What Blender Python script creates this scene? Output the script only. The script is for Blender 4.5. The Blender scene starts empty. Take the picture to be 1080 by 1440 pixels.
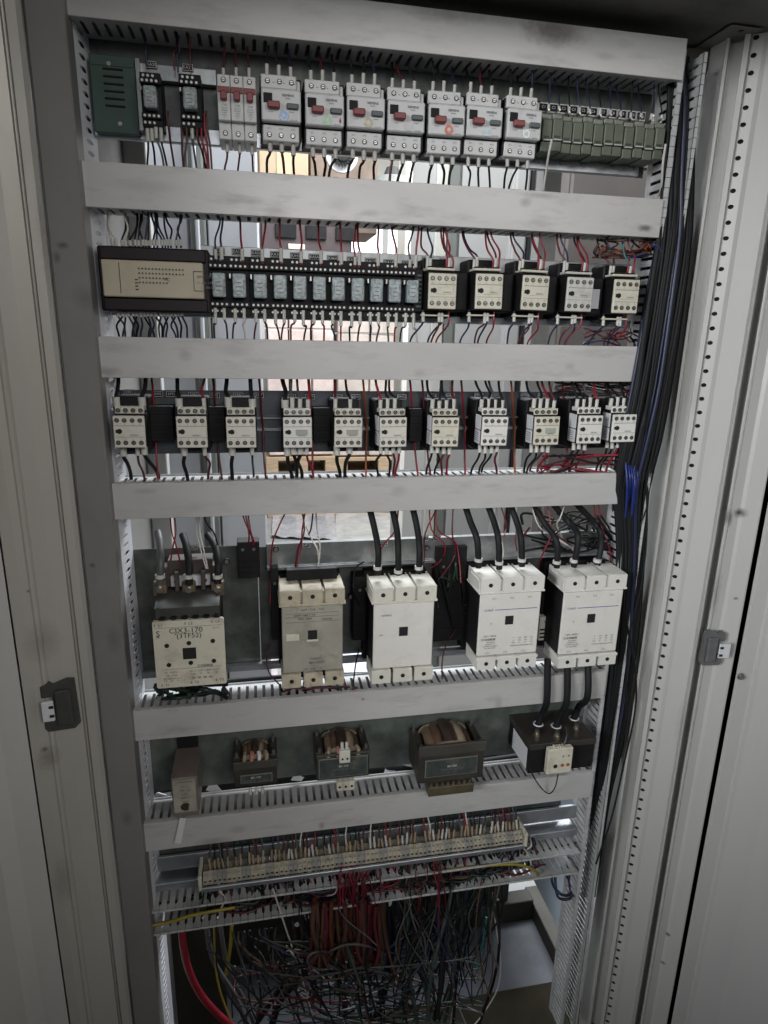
import bpy, math, random
from mathutils import Vector, Matrix
rnd = random.Random(7)
R_ = math.radians
sc = bpy.context.scene
COL = sc.collection
Z0 = 1.55                                   # height of the camera above the workshop floor

# ------------------------------------------------------------------ camera
CF, PITCH, YAW, ROLL = 913.63, 0.271649, 0.197699, 0.022214
cp, sp = math.cos(PITCH), math.sin(PITCH)
FW = Vector((math.sin(YAW)*cp, math.cos(YAW)*cp, -sp))
RT0 = Vector((math.cos(YAW), -math.sin(YAW), 0)); UP0 = RT0.cross(FW)
RT = RT0*math.cos(ROLL) + UP0*math.sin(ROLL); UP = UP0*math.cos(ROLL) - RT0*math.sin(ROLL)
CAM = Vector((0.203253, -0.943025, Z0))
cd = bpy.data.cameras.new('camera'); cam = bpy.data.objects.new('camera', cd); COL.objects.link(cam)
cd.sensor_fit = 'VERTICAL'; cd.sensor_height = 36.0; cd.lens = CF/1440*36.0
cd.clip_start = 0.02; cd.clip_end = 100
m = Matrix((RT, UP, -FW)).transposed().to_4x4(); m.translation = CAM
cam.matrix_world = m
sc.camera = cam

# ------------------------------------------------------------------ world, lamps, exposure
w = bpy.data.worlds.new('World'); sc.world = w; w.use_nodes = True
bg = w.node_tree.nodes['Background']; bg.inputs[0].default_value = (0.92, 0.97, 1.0, 1); bg.inputs[1].default_value = 0.055
def area(name, loc, target, size, power, col, size_y=None):
    l = bpy.data.lights.new(name, 'AREA'); l.energy = power; l.color = col; l.size = size
    if size_y: l.shape = 'RECTANGLE'; l.size_y = size_y
    o = bpy.data.objects.new(name, l); COL.objects.link(o); o.location = loc
    o.rotation_euler = (Vector(target)-Vector(loc)).to_track_quat('-Z', 'Y').to_euler()
    return o
# added unseen lamps: narrow front key, two side fills; daylight at the far side
area('front_key_light', (0.45, -2.3, 2.1), (0.68, 0, 1.26), 0.6, 1.35, (0.98, 0.98, 1.0)).data.spread = R_(50)
area('right_wall_fill', (-1.9, -2.0, 2.2), (1.05, -0.05, 1.3), 0.8, 4.6, (0.95, 0.98, 1.0)).data.spread = R_(44)
area('left_side_fill', (1.5, -2.6, 2.6), (-0.2, -0.1, 1.3), 0.9, 1.7, (1.0, 0.96, 0.9)).data.spread = R_(46)
area('far_bay_light', (1.2, 1.9, 3.4), (0.9, 2.4, 0), 2.4, 340, (0.93, 0.97, 1.0))
area('rear_daylight', (0.2, 0.95, 2.6), (0.35, 1.2, 0), 1.0, 11, (0.82, 0.9, 1.0))
sc.view_settings.view_transform = 'Standard'; sc.view_settings.look = 'None'
sc.view_settings.exposure = 0.14; sc.view_settings.gamma = 1.0
sc.cycles.max_bounces = 6; sc.cycles.diffuse_bounces = 3; sc.cycles.glossy_bounces = 3
sc.cycles.transmission_bounces = 4; sc.cycles.use_denoising = True; sc.cycles.sample_clamp_indirect = 4

# ------------------------------------------------------------------ pixel of the 1080x1440 photo + depth -> point in the place
def W(px, py, Y=0.0):
    d = FW + RT*((px-540)/CF) - UP*((py-720)/CF)
    return CAM + d*((Y-CAM.y)/d.y)
def onz(px, py, z):
    d = FW + RT*((px-540)/CF) - UP*((py-720)/CF)
    return CAM + d*((z-CAM.z)/d.z)

# ------------------------------------------------------------------ materials
MATS = {}
def mat(name, col, rough=0.5, metal=0.0, var=0.12, scale=14, bump=0.0, bscale=180, dirt=None, damt=0.0, dscale=5,
        spec=0.5, emit=None, es=0.0, alpha=None, stretch=None):
    if name in MATS: return MATS[name]
    m = bpy.data.materials.new(name); m.use_nodes = True; nt = m.node_tree; N = nt.nodes; L = nt.links
    b = N['Principled BSDF']; b.inputs['Roughness'].default_value = rough; b.inputs['Metallic'].default_value = metal
    b.inputs['Specular IOR Level'].default_value = spec
    tc = N.new('ShaderNodeNewGeometry'); src = tc.outputs['Position']
    if stretch:
        mp = N.new('ShaderNodeMapping'); mp.inputs['Scale'].default_value = stretch; L.new(src, mp.inputs[0]); src = mp.outputs[0]
    n1 = N.new('ShaderNodeTexNoise'); n1.inputs['Scale'].default_value = scale; n1.inputs['Detail'].default_value = 6
    n1.inputs['Roughness'].default_value = 0.62; L.new(src, n1.inputs['Vector'])
    r1 = N.new('ShaderNodeValToRGB'); r1.color_ramp.elements[0].position = 0.3; r1.color_ramp.elements[1].position = 0.72
    c = Vector(col[:3])
    r1.color_ramp.elements[0].color = (*(c*(1-var)), 1); r1.color_ramp.elements[1].color = (*(c*(1+var*0.6)), 1)
    L.new(n1.outputs['Fac'], r1.inputs[0]); out = r1.outputs[0]
    if dirt is not None:
        n2 = N.new('ShaderNodeTexNoise'); n2.inputs['Scale'].default_value = dscale; n2.inputs['Detail'].default_value = 9
        n2.inputs['Roughness'].default_value = 0.7; L.new(src, n2.inputs['Vector'])
        r2 = N.new('ShaderNodeValToRGB'); r2.color_ramp.elements[0].position = 0.52; r2.color_ramp.elements[1].position = 0.78
        r2.color_ramp.elements[0].color = (0, 0, 0, 1); r2.color_ramp.elements[1].color = (damt,)*3+(1,)
        L.new(n2.outputs['Fac'], r2.inputs[0])
        mx = N.new('ShaderNodeMix'); mx.data_type = 'RGBA'; L.new(r2.outputs[0], mx.inputs[0]); L.new(out, mx.inputs[6])
        mx.inputs[7].default_value = (*dirt, 1); out = mx.outputs[2]
        mr = N.new('ShaderNodeMath'); mr.operation = 'MULTIPLY_ADD'; L.new(r2.outputs[0], mr.inputs[0]); mr.inputs[1].default_value = 0.3
        mr.inputs[2].default_value = rough; mr.use_clamp = True; L.new(mr.outputs[0], b.inputs['Roughness'])
    L.new(out, b.inputs['Base Color'])
    if bump:
        n3 = N.new('ShaderNodeTexNoise'); n3.inputs['Scale'].default_value = bscale; n3.inputs['Detail'].default_value = 3
        L.new(src, n3.inputs['Vector'])
        bp = N.new('ShaderNodeBump'); bp.inputs['Strength'].default_value = bump; bp.inputs['Distance'].default_value = 0.001
        L.new(n3.outputs['Fac'], bp.inputs['Height']); L.new(bp.outputs[0], b.inputs['Normal'])
    if emit: b.inputs['Emission Color'].default_value = (*emit, 1); b.inputs['Emission Strength'].default_value = es
    MATS[name] = m; return m

GRIME = (0.07, 0.06, 0.05)
cover_m = mat('duct_cover_paint', (0.51, 0.50, 0.49), 0.36, metal=0.12, var=0.12, scale=9, bump=0.08, bscale=320, dirt=(0.2, 0.175, 0.15), damt=0.5, dscale=26, stretch=(.4, 1, 1.5))
duct_m = mat('duct_plastic', (0.46, 0.46, 0.46), 0.5, var=0.15, scale=30, dirt=GRIME, damt=0.55, dscale=22)
postd_m = mat('post_enamel', (0.195, 0.19, 0.18), 0.5, var=0.14, scale=5, bump=0.08, bscale=400, dirt=(0.10, 0.085, 0.07), damt=0.3, dscale=7)
steel_m = mat('cabinet_enamel', (0.50, 0.495, 0.475), 0.34, metal=0.08, var=0.10, scale=4, bump=0.06, bscale=260, dirt=(0.22, 0.19, 0.15), damt=0.35, dscale=4, stretch=(1, 1, 0.35))
frame_m = mat('left_frame_enamel', (0.40, 0.385, 0.35), 0.36, metal=0.08, var=0.12, scale=4, bump=0.06, bscale=260, dirt=(0.18, 0.15, 0.12), damt=0.4, dscale=4, stretch=(1, 1, 0.35))
galv_m = mat('galvanised_sheet', (0.36, 0.38, 0.38), 0.30, metal=0.75, var=0.25, scale=40, bump=0.1, bscale=60, dirt=(0.14, 0.12, 0.09), damt=0.5, dscale=12)
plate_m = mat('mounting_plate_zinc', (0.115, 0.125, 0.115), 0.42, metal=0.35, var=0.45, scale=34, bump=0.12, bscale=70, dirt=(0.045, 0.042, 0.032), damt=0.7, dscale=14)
rail_m = mat('din_rail_zinc', (0.45, 0.47, 0.5), 0.3, metal=0.8, var=0.25, scale=25, dirt=(0.15, 0.13, 0.11), damt=0.4, dscale=20)
roof_m = mat('roof_enamel', (0.12, 0.115, 0.10), 0.6, var=0.3, scale=6, dirt=(0.04, 0.035, 0.03), damt=0.6, dscale=8)
white_m = mat('breaker_white_plastic', (0.60, 0.60, 0.60), 0.38, var=0.06, scale=60, dirt=(0.25, 0.22, 0.2), damt=0.35, dscale=40)
cream_m = mat('contactor_cream_plastic', (0.62, 0.60, 0.52), 0.42, var=0.07, scale=50, dirt=(0.22, 0.19, 0.14), damt=0.4, dscale=35)
clean_m = mat('contactor_pale_plastic', (0.66, 0.645, 0.60), 0.36, var=0.04, scale=40, dirt=(0.3, 0.27, 0.22), damt=0.25, dscale=30)
old_m = mat('contactor_yellowed_plastic', (0.60, 0.565, 0.465), 0.42, var=0.09, scale=40, dirt=(0.22, 0.16, 0.09), damt=0.6, dscale=34)
dirty_m = mat('contactor_grimy_tops', (0.46, 0.41, 0.31), 0.5, var=0.2, scale=60, dirt=(0.10, 0.07, 0.04), damt=0.8, dscale=55)
grimy_m = mat('grimy_nameplate', (0.33, 0.315, 0.26), 0.5, var=0.2, scale=26, dirt=(0.10, 0.075, 0.045), damt=0.7, dscale=24)
black_m = mat('black_plastic', (0.011, 0.011, 0.012), 0.55, var=0.3, scale=30, dirt=(0.05, 0.043, 0.035), damt=0.35, dscale=20, spec=0.22)
hole_m = mat('dark_recess', (0.008, 0.008, 0.008), 0.8, var=0.1)
gaskm = mat('rubber_gasket', (0.012, 0.012, 0.012), 0.7, var=0.2)
screw_m = mat('screw_steel', (0.42, 0.40, 0.37), 0.32, metal=0.9, var=0.3, scale=200)
brass_m = mat('tarnished_brass', (0.5, 0.42, 0.28), 0.3, metal=0.9, var=0.3, scale=120)
red_m = mat('red_toggle_plastic', (0.20, 0.03, 0.03), 0.4, var=0.15, scale=60)
dgrey_m = mat('dark_grey_button', (0.07, 0.085, 0.09), 0.4, var=0.1)
green_m = mat('green_enamel', (0.035, 0.075, 0.06), 0.5, var=0.2, scale=20, dirt=(0.05, 0.045, 0.03), damt=0.5, dscale=14)
term_green = mat('olive_relay_plastic', (0.115, 0.13, 0.095), 0.5, var=0.15, scale=50, dirt=(0.05, 0.045, 0.04), damt=0.4, dscale=30)
plc_m = mat('controller_beige', (0.45, 0.40, 0.30), 0.5, var=0.07, scale=30, dirt=(0.2, 0.15, 0.1), damt=0.35, dscale=18)
plcd_m = mat('controller_brown', (0.016, 0.010, 0.012), 0.5, var=0.2, scale=40, spec=0.3)
clear_m = mat('relay_clear_case', (0.40, 0.46, 0.47), 0.12, var=0.6, scale=160, dirt=(0.05, 0.06, 0.06), damt=0.9, dscale=200)
ink_m = mat('black_ink', (0.03, 0.03, 0.035), 0.6, var=0.05)
inkg_m = mat('grey_ink', (0.16, 0.16, 0.17), 0.6, var=0.05)
inkw_m = mat('white_ink', (0.6, 0.6, 0.6), 0.6, var=0.05)
inkb_m = mat('violet_blue_ink', (0.13, 0.12, 0.33), 0.5, var=0.05)
paper_m = mat('label_paper', (0.6, 0.6, 0.62), 0.6, var=0.06, scale=50)
sleeve_m = mat('marker_sleeve', (0.55, 0.54, 0.50), 0.5, var=0.15, scale=300, dirt=(0.12, 0.11, 0.1), damt=0.6, dscale=300)
WM = {'black': mat('black_wire', (0.009, 0.0095, 0.0105), 0.6, var=0.2, spec=0.3), 'red': mat('red_wire', (0.24, 0.016, 0.028), 0.4, var=0.2, scale=40),
      'navy': mat('navy_wire', (0.017, 0.022, 0.055), 0.4, var=0.2), 'maroon': mat('maroon_wire', (0.10, 0.014, 0.022), 0.4, var=0.2),
      'white': mat('white_wire', (0.55, 0.52, 0.48), 0.45, var=0.1), 'grey': mat('grey_wire', (0.085, 0.085, 0.09), 0.45, var=0.2),
      'blue': mat('blue_wire', (0.014, 0.03, 0.17), 0.4, var=0.2), 'yellow': mat('yellow_wire', (0.30, 0.24, 0.03), 0.45, var=0.2),
      'teal': mat('teal_wire', (0.03, 0.16, 0.17), 0.45, var=0.2), 'green': mat('green_wire', (0.014, 0.032, 0.022), 0.45, var=0.2),
      'orange': mat('orange_wire', (0.33, 0.07, 0.02), 0.45, var=0.2), 'brown': mat('brown_wire', (0.09, 0.045, 0.03), 0.5, var=0.3)}

# ------------------------------------------------------------------ mesh builder
TXT = {}
def text_mesh(s):
    if s in TXT: return TXT[s]
    c = bpy.data.curves.new('t', 'FONT'); c.body = s; c.size = 1; c.resolution_u = 2; c.align_x = 'CENTER'; c.align_y = 'CENTER'
    o = bpy.data.objects.new('t', c); me = bpy.data.meshes.new_from_object(o)
    r = ([tuple(v.co) for v in me.vertices], [tuple(p.vertices) for p in me.polygons])
    bpy.data.objects.remove(o); bpy.data.curves.remove(c); bpy.data.meshes.remove(me)
    TXT[s] = r; return r

class MB:
    def __init__(s): s.v = []; s.f = []; s.m = []; s.sm = []; s.mats = []
    def mi(s, m):
        if m not in s.mats: s.mats.append(m)
        return s.mats.index(m)
    def add(s, vs, fs, m, smooth=False):
        b = len(s.v); k = s.mi(m); s.v += [tuple(v) for v in vs]
        for f in fs: s.f.append(tuple(i+b for i in f)); s.m.append(k); s.sm.append(smooth)
        return s
    def box(s, x0, x1, y0, y1, z0, z1, m, c=0.0007):
        c = min(c, (x1-x0)*.3, (y1-y0)*.3, (z1-z0)*.3)
        vs = []; idx = {}
        X = (x0, x1); Y = (y0, y1); Z = (z0, z1)
        for i in (0, 1):
            for j in (0, 1):
                for k in (0, 1):
                    for a in range(3):
                        p = [X[i], Y[j], Z[k]]
                        for q, e in ((0, i), (1, j), (2, k)):
                            if q != a: p[q] += c if e == 0 else -c
                        idx[(i, j, k, a)] = len(vs); vs.append(p)
        fs = []
        for a in range(3):
            b_, d_ = [(1, 2), (0, 2), (0, 1)][a]
            for e in (0, 1):
                q = []
                for (u, t) in ((0, 0), (1, 0), (1, 1), (0, 1)):
                    key = [0, 0, 0]; key[a] = e; key[b_] = u; key[d_] = t; q.append(idx[(*key, a)])
                fs.append(q if (e == 1) != (a == 1) else q[::-1])
        for a in range(3):          # edge chamfers along axis a
            b_, d_ = [(1, 2), (0, 2), (0, 1)][a]
            for u in (0, 1):
                for t in (0, 1):
                    k0 = [0, 0, 0]; k1 = [0, 0, 0]; k1[a] = 1
                    for k in (k0, k1): k[b_] = u; k[d_] = t
                    q = [idx[(*k0, b_)], idx[(*k1, b_)], idx[(*k1, d_)], idx[(*k0, d_)]]
                    fs.append(q)
        for i in (0, 1):
            for j in (0, 1):
                for k in (0, 1): fs.append([idx[(i, j, k, 0)], idx[(i, j, k, 1)], idx[(i, j, k, 2)]])
        return s.add(vs, fs, m)
    def cyl(s, c, r, h, ax, m, n=12, r2=None, smooth=True):
        r2 = r if r2 is None else r2; c = Vector(c)
        A = {'x': Vector((1, 0, 0)), 'y': Vector((0, 1, 0)), 'z': Vector((0, 0, 1))}[ax] if isinstance(ax, str) else Vector(ax).normalized()
        u = A.orthogonal().normalized(); v = A.cross(u)
        vs = []
        for e, rr in ((0, r), (1, r2)):
            for k in range(n):
                t = 2*math.pi*k/n; vs.append(c + A*(h*e) + (u*math.cos(t)+v*math.sin(t))*rr)
        s.add(vs, [(k, (k+1) % n, n+(k+1) % n, n+k) for k in range(n)], m, smooth)
        s.add(vs, [tuple(range(n))[::-1], tuple(range(n, 2*n))], m)
        return s
    def tube(s, pts, r, m, n=6, sub=4, cap=True):
        pts = [Vector(p) for p in pts]
        P = []
        ext = [pts[0]*2-pts[1]] + pts + [pts[-1]*2-pts[-2]]
        for i in range(1, len(ext)-2):
            a, b, c, d = ext[i-1:i+3]
            for k in range(sub):
                t = k/sub
                P.append(0.5*((2*b)+(c-a)*t+(2*a-5*b+4*c-d)*t*t+(3*b-a-3*c+d)*t**3))
        P.append(pts[-1])
        T = (P[1]-P[0]).normalized(); u = T.orthogonal().normalized(); vs = []
        for i, p in enumerate(P):
            T = (P[min(i+1, len(P)-1)]-P[max(i-1, 0)]).normalized()
            u = (u - T*u.dot(T)).normalized(); v = T.cross(u)
            for k in range(n):
                t = 2*math.pi*k/n; vs.append(p+(u*math.cos(t)+v*math.sin(t))*r)
        fs = [(i*n+k, i*n+(k+1) % n, (i+1)*n+(k+1) % n, (i+1)*n+k) for i in range(len(P)-1) for k in range(n)]
        s.add(vs, fs, m, True)
        if cap: s.add(vs, [tuple(range(n))[::-1], tuple(range(len(vs)-n, len(vs)))], m)
        return s
    def prism(s, poly, a, b, axis, m):
        """poly: 2D points; axis 'x': poly=(y,z); 'y': (x,z); 'z': (x,y)"""
        f = {'x': lambda p, t: (t, p[0], p[1]), 'y': lambda p, t: (p[0], t, p[1]), 'z': lambda p, t: (p[0], p[1], t)}[axis]
        n = len(poly); vs = [f(p, a) for p in poly]+[f(p, b) for p in poly]
        s.add(vs, [tuple(range(n)), tuple(range(n, 2*n))[::-1]]+[(k, (k+1) % n, n+(k+1) % n, n+k) for k in range(n)], m)
        return s
    def holes(s, o, u, v, n, pu, H, ru, rv, m, depth=0.0012, off=0.0):
        """strip of n cells along u (pitch pu), height H along v, one oval hole each"""
        o = Vector(o); u = Vector(u).normalized(); v = Vector(v).normalized(); nn = u.cross(v)
        for i in range(n):
            c = o+u*(pu*(i+.5))+v*(H/2+off)
            dirs = [(1, 0), (1, 1), (0, 1), (-1, 1), (-1, 0), (-1, -1), (0, -1), (1, -1)]
            outp = [c+u*(dx*pu/2)+v*((H/2-off) if dy > 0 else (-(H/2+off) if dy < 0 else 0)) for dx, dy in dirs]
            inn = [c+u*(math.cos(k*math.pi/4)*ru)+v*(math.sin(k*math.pi/4)*rv) for k in range(8)]
            bk = [p+nn*depth for p in inn]
            vs = outp+inn+bk
            s.add(vs, [(k, (k+1) % 8, 8+(k+1) % 8, 8+k) for k in range(8)]+[(8+k, 8+(k+1) % 8, 16+(k+1) % 8, 16+k) for k in range(8)], m)
        return s
    def text(s, t, x, y, z, size, m, sx=1.0, flip=False, ax='y'):
        vs, fs = text_mesh(t); q = -1 if flip else 1
        if ax == 'y': s.add([(x+q*a*size*sx, y, z+q*b*size) for a, b, _ in vs], fs, m)
        return s
    def build(s, name, parent=None, loc=(0, 0, 0)):
        me = bpy.data.meshes.new(name); me.from_pydata(s.v, [], s.f)
        for mm in s.mats: me.materials.append(mm)
        me.polygons.foreach_set('material_index', s.m); me.polygons.foreach_set('use_smooth', s.sm); me.update()
        o = bpy.data.objects.new(name, me); COL.objects.link(o); o.location = loc
        if parent: o.parent = parent
        return o

def tag(o, label, cat, group=None):
    o['label'] = label; o['category'] = cat
    if group: o['group'] = group
    return o
def thing(name, label, cat, loc, group=None):
    o = bpy.data.objects.new(name, None); o.empty_display_size = 0.01; COL.objects.link(o); o.location = loc
    return tag(o, label, cat, group)
def dup(root, loc, label, group=None):
    r = root.copy(); COL.objects.link(r); r.location = loc; r['label'] = label
    if group: r['group'] = group
    def rec(a, b):
        for ch in list(a.children):
            c = ch.copy(); COL.objects.link(c); c.parent = b; rec(ch, c)
    rec(root, r); return r
def share(src, parent, loc):
    o = bpy.data.objects.new(src.name.split('.')[0], src.data); COL.objects.link(o); o.parent = parent; o.location = loc; return o
NUM = ['first', 'second', 'third', 'fourth', 'fifth', 'sixth', 'seventh', 'eighth', 'ninth', 'tenth', 'eleventh', 'twelfth',
       'thirteenth', 'fourteenth', 'fifteenth', 'sixteenth', 'seventeenth', 'eighteenth', 'nineteenth', 'twentieth', 'twenty-first', 'twenty-second', 'twenty-third', 'twenty-fourth']
def which(noun, i, n):
    if i == 0: return 'leftmost '+noun
    if i == n-1: return 'rightmost '+noun
    return '%s %s from the left' % (noun, NUM[i]) if i < (n+1)//2 else '%s %s from the right' % (noun, NUM[n-1-i])

# ------------------------------------------------------------------ main heights (metres above the floor)
DUCTS = [(0.396, 0.348), (0.193, 0.143), (-0.016, -0.067), (-0.215, -0.265), (-0.576, -0.627), (-0.786, -0.838), (-0.966, -1.018)]
DUCTS = [(a+Z0, b+Z0) for a, b in DUCTS]
DW = 0.8; PB = 0.064        # duct length, depth of the mounting plates
ZT, ZB = Z0+0.418, 0.03

# ================================================================== SETTING
o = MB().box(-4, 7, -4, 6, -0.1, 0.0, mat('concrete_floor', (0.30, 0.30, 0.30), 0.55, var=0.25, scale=2.5, bump=0.3, bscale=30, dirt=(0.11, 0.10, 0.09), damt=0.6, dscale=2)).build('floor'); o['kind'] = 'structure'
wall_m = mat('workshop_wall_paint', (0.62, 0.60, 0.54), 0.8, var=0.08, scale=1.5, dirt=(0.35, 0.32, 0.27), damt=0.4, dscale=2)
o = MB().box(-4, 7, 5.6, 5.75, 0, 3.8, wall_m).build('wall'); o['kind'] = 'structure'

# ================================================================== CABINET
cab = thing('control_cabinet', 'tall open grey electrical control cabinet filled with wired switchgear', 'cabinet', (0.4, 0.1, 0))
def part(mb, name, parent=cab):
    o = mb.build(name, parent); o.location = Vector((0, 0, 0))-Vector(parent.location) if parent else (0, 0, 0); return o
def px_prof(pairs, py=720): return [(W(px, py, Y).x, Y) for px, Y in pairs]
def strip(pairs, m, z0=ZB-0.03, z1=ZT+0.25, py=720, mb=None):
    mb = mb or MB(); P = px_prof(pairs, py); n = len(P)
    vs = [(x, y, z) for z in (z0, z1) for x, y in P]
    mb.add(vs, [(i, i+1, n+i+1, n+i) for i in range(n-1)], m); return mb
# left side: front post, gasket groove, door frame, adjoining sheet
x_l, x_r = W(110, 720, -.02).x, W(157, 720, -.02).x
part(MB().box(x_l, x_r, -.02, 0.018, 0, ZT+.2, postd_m, c=.002), 'front_post')
part(MB().box(x_l, x_l+.02, 0.018, 0.5, 0, ZT+.2, postd_m, c=.001), 'side_panel')
part(strip([(110.5, .02), (109.6, .02), (107.2, -.03), (101, -.036), (89, -.038), (87.5, -.030), (84.5, -.031), (82, -.040), (60, -.048), (38, -.052), (34, -.057), (29, -.060), (26, -.058), (14, -.062), (-4, -.075)], frame_m), 'frame_profile')
part(strip([(-4, -.075), (-4.3, -.05), (-6.5, -.05), (-7, -.078)], steel_m), 'door_edge')
hx_ = W(-7, 720, -.078)
dr = MB(); dvs = [(hx_.x, -.078), (hx_.x-.03, -.082), (hx_.x-.05, -.10), (hx_.x-.28, -.60), (hx_.x-.30, -.60), (hx_.x-.07, -.09)]
dr.prism(dvs, 0, ZT+.1, 'z', steel_m)
part(dr, 'door')
# right side, from the duct outwards to the open door
xa = W(911, 720, .06).x
part(strip([(900, .30), (911.5, .064), (927, .035), (929, .028), (932.5, .027), (934, .042), (949, .034)], steel_m), 'side_panel')
P = px_prof([(949, .034), (950.5, .012), (956, .008)])
mb = strip([(949, .034), (949.5, .012), (956, .008), (957, .016)], steel_m)
hp = px_prof([(957, .016), (972, .006)])
hx0, hy0 = hp[0]; hx1, hy1 = hp[1]
hw = math.hypot(hx1-hx0, hy1-hy0)
pz = 0.0222; nh = int((ZT+.25)/pz)
mb.holes((hx0, hy0, 0), (0, 0, 1), (hx1-hx0, hy1-hy0, 0), nh, pz, hw, .0034, .0042, steel_m, depth=.0004, off=-.002)
mb = strip([(972, .006), (978, -.001), (1006, -.018), (1009.5, -.026), (1012, -.026), (1013, .0), (1020, .0), (1022, -.02), (1026, -.022), (1028, -.03), (1040, -.03), (1046, -.035), (1068, -.045), (1070, -.045)], steel_m, mb=mb)
part(mb, 'perforated_post')
part(MB().box(hx0-.002, hx1+.006, .0165, .018, 0, ZT+.25, hole_m, c=0), 'hole_shade_sheet')  # dark sheet stands in for the shade inside the post
part(strip([(1070, -.045), (1070.5, .03), (1077.5, .03), (1077.6, -.05)], gaskm), 'hinge_gap')
door_r = part(strip([(1077.6, -.05), (1083, -.056), (1102, -.06), (1106, -.064), (1112, -.066), (1160, -.09), (1500, -.26)], steel_m), 'door')
bl = W(1041, 951, -.06)
def local(o): return bpy.data.objects
b = MB().cyl((0, 0, 0), .0065, -.0015, 'y', screw_m, 16).cyl((0, -.0015, 0), .0048, -.004, 'y', screw_m, 6, smooth=False).build('door_bolt', cab)
b.location = bl-Vector(cab.location)
# lock keepers on both frames
latd_m = mat('latch_dark_plastic', (0.05, 0.05, 0.045), 0.5, var=0.2, scale=60)
def keeper(c, flip, yaw, m1, s=1.0):
    t = MB(); q = -1 if flip else 1
    t.prism([(q*x*s, z*s) for x, z in ((-.024, .036), (-.012, .042), (-.006, .037), (.014, .044), (.024, .042), (.026, -.034), (.018, -.042), (-.020, -.042), (-.024, -.036), (-.024, -.017), (-.008, -.017), (-.008, .017), (-.024, .017))][::q], 0, .006, 'y', m1)
    t.box(-.005*s if q > 0 else -.018*s, .018*s if q > 0 else .005*s, -.007, 0, -.031*s, .029*s, m1, c=.002)
    k = t.build('lock_keeper', cab); k.location = Vector(c)-Vector(cab.location); k.rotation_euler = (0, 0, yaw)
    u = MB(); xo = -.0105*q*s; lw = (.0125 if flip is False else .020)*s
    x0, x1 = (xo-lw, xo+.004) if q > 0 else (xo-.004, xo+lw)
    u.box(x0, x1, -.012, -.0075, -.017*s, .017*s, paper_m, c=.001)
    for dz in (-.007, .007): u.box((x1-.006 if q > 0 else x0), (x1 if q > 0 else x0+.006), -.0135, -.0121, dz-.002, dz+.002, hole_m, c=.0003)
    u.build('keeper_insert', k)
    return k
keeper(W(84, 993, -.058), False, 0.12, latd_m, .92)
keeper(W(1003, 912, -.047), True, -0.1, mat('latch_grey_plastic', (0.12, 0.12, 0.12), 0.5, var=0.2, scale=60), .78)
# roof, back beams, lower frame
part(MB().box(x_l, xa+.10, -.16, .5, ZT+.001, ZT+.004, roof_m), 'roof')
mb = MB()
mb.box(x_r-.02, xa+.05, .07, .10, ZT-.028, ZT-.001, roof_m)
part(mb, 'roof_beam')
mb = MB().holes((xa-.02, -.01, ZT-.0015), (0, 1, 0), (1, 0, 0), 14, .026, .05, .004, .004, mat('roof_rail_paint', (0.16, 0.15, 0.13), .5, var=.2), depth=-.001)
part(mb, 'roof_rail')
zr = .06
bx = onz(832, 1440, zr).x
part(MB().box(bx, bx+.07, -.2, .42, 0.002, zr, mat('grimy_beam', (.06, .055, .045), .6, var=.3, scale=12, dirt=(.02, .02, .016), damt=.6), c=.002), 'base_beam')
part(MB().box(x_l, bx, .171, .359, 0.010, .014, mat('darkened_floor', (.075, .08, .095), .6, var=.3, scale=9, dirt=(.04, .04, .04), damt=.6, dscale=14), c=.001), 'added_floor_sheet')  # sheet added to darken the overlit floor inside the cabinet
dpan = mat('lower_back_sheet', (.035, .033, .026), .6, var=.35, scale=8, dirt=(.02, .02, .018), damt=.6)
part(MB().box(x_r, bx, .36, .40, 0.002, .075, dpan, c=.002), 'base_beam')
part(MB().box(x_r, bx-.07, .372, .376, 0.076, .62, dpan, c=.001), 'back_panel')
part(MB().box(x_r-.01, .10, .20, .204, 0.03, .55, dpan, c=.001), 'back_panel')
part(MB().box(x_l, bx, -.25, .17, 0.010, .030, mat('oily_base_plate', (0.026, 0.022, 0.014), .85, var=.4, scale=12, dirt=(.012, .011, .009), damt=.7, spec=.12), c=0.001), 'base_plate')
part(MB().box(x_l+.02, x_l+.06, .44, .48, 0, ZT, steel_m, c=.002), 'back_post')
part(MB().box(.80, .84, .44, .48, 0, ZT, steel_m, c=.002), 'back_post')

# mounting plates and rails -------------------------------------------------
def plate(x0, x1, z0, z1, m=plate_m, y=PB, name='mounting_plate', t=.002): return part(MB().box(x0, x1, y, y+t, z0, z1, m, c=.0006), name)
def zpy(py, px=540, Y=PB): return W(px, py, Y).z
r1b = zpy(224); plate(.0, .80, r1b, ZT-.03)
part(MB().box(.01, .785, .052, .0625, r1b-.001, r1b+.018, rail_m, c=.001), 'din_rail')
r2t, r2b = zpy(357), zpy(452)
plate(.0, .80, r2b, r2t-.02, plate_m); part(MB().box(.135, .79, .058, .063, r2t-.024, r2t, mat('label_rail_aluminium', (.42, .43, .44), .4, metal=.5, var=.2, scale=20, dirt=(.15, .13, .12), damt=.4)), 'label_rail')
part(MB().box(.0, .80, .050, .0625, r2b-.001, r2b+.010, rail_m, c=.001), 'din_rail')
r3t, r3b = zpy(550), zpy(634)
dk3 = mat('row_plate_dark_zinc', (.09, .098, .11), .4, metal=.35, var=.3, scale=18, dirt=(.04, .035, .03), damt=.6, dscale=14)
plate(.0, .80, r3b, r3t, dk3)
part(MB().box(.01, .79, .056, .0625, r3b+.034, r3b+.040, rail_m, c=.001), 'din_rail')
part(MB().box(.01, .79, .056, .0625, r3b+.052, r3b+.056, rail_m, c=.001), 'din_rail')
r4t, r4b = zpy(768, 400), zpy(926, 400)
plate(.0, .1985, r4b-.005, r4t+.004); plate(.20, .80, r4b, r4t)
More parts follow.
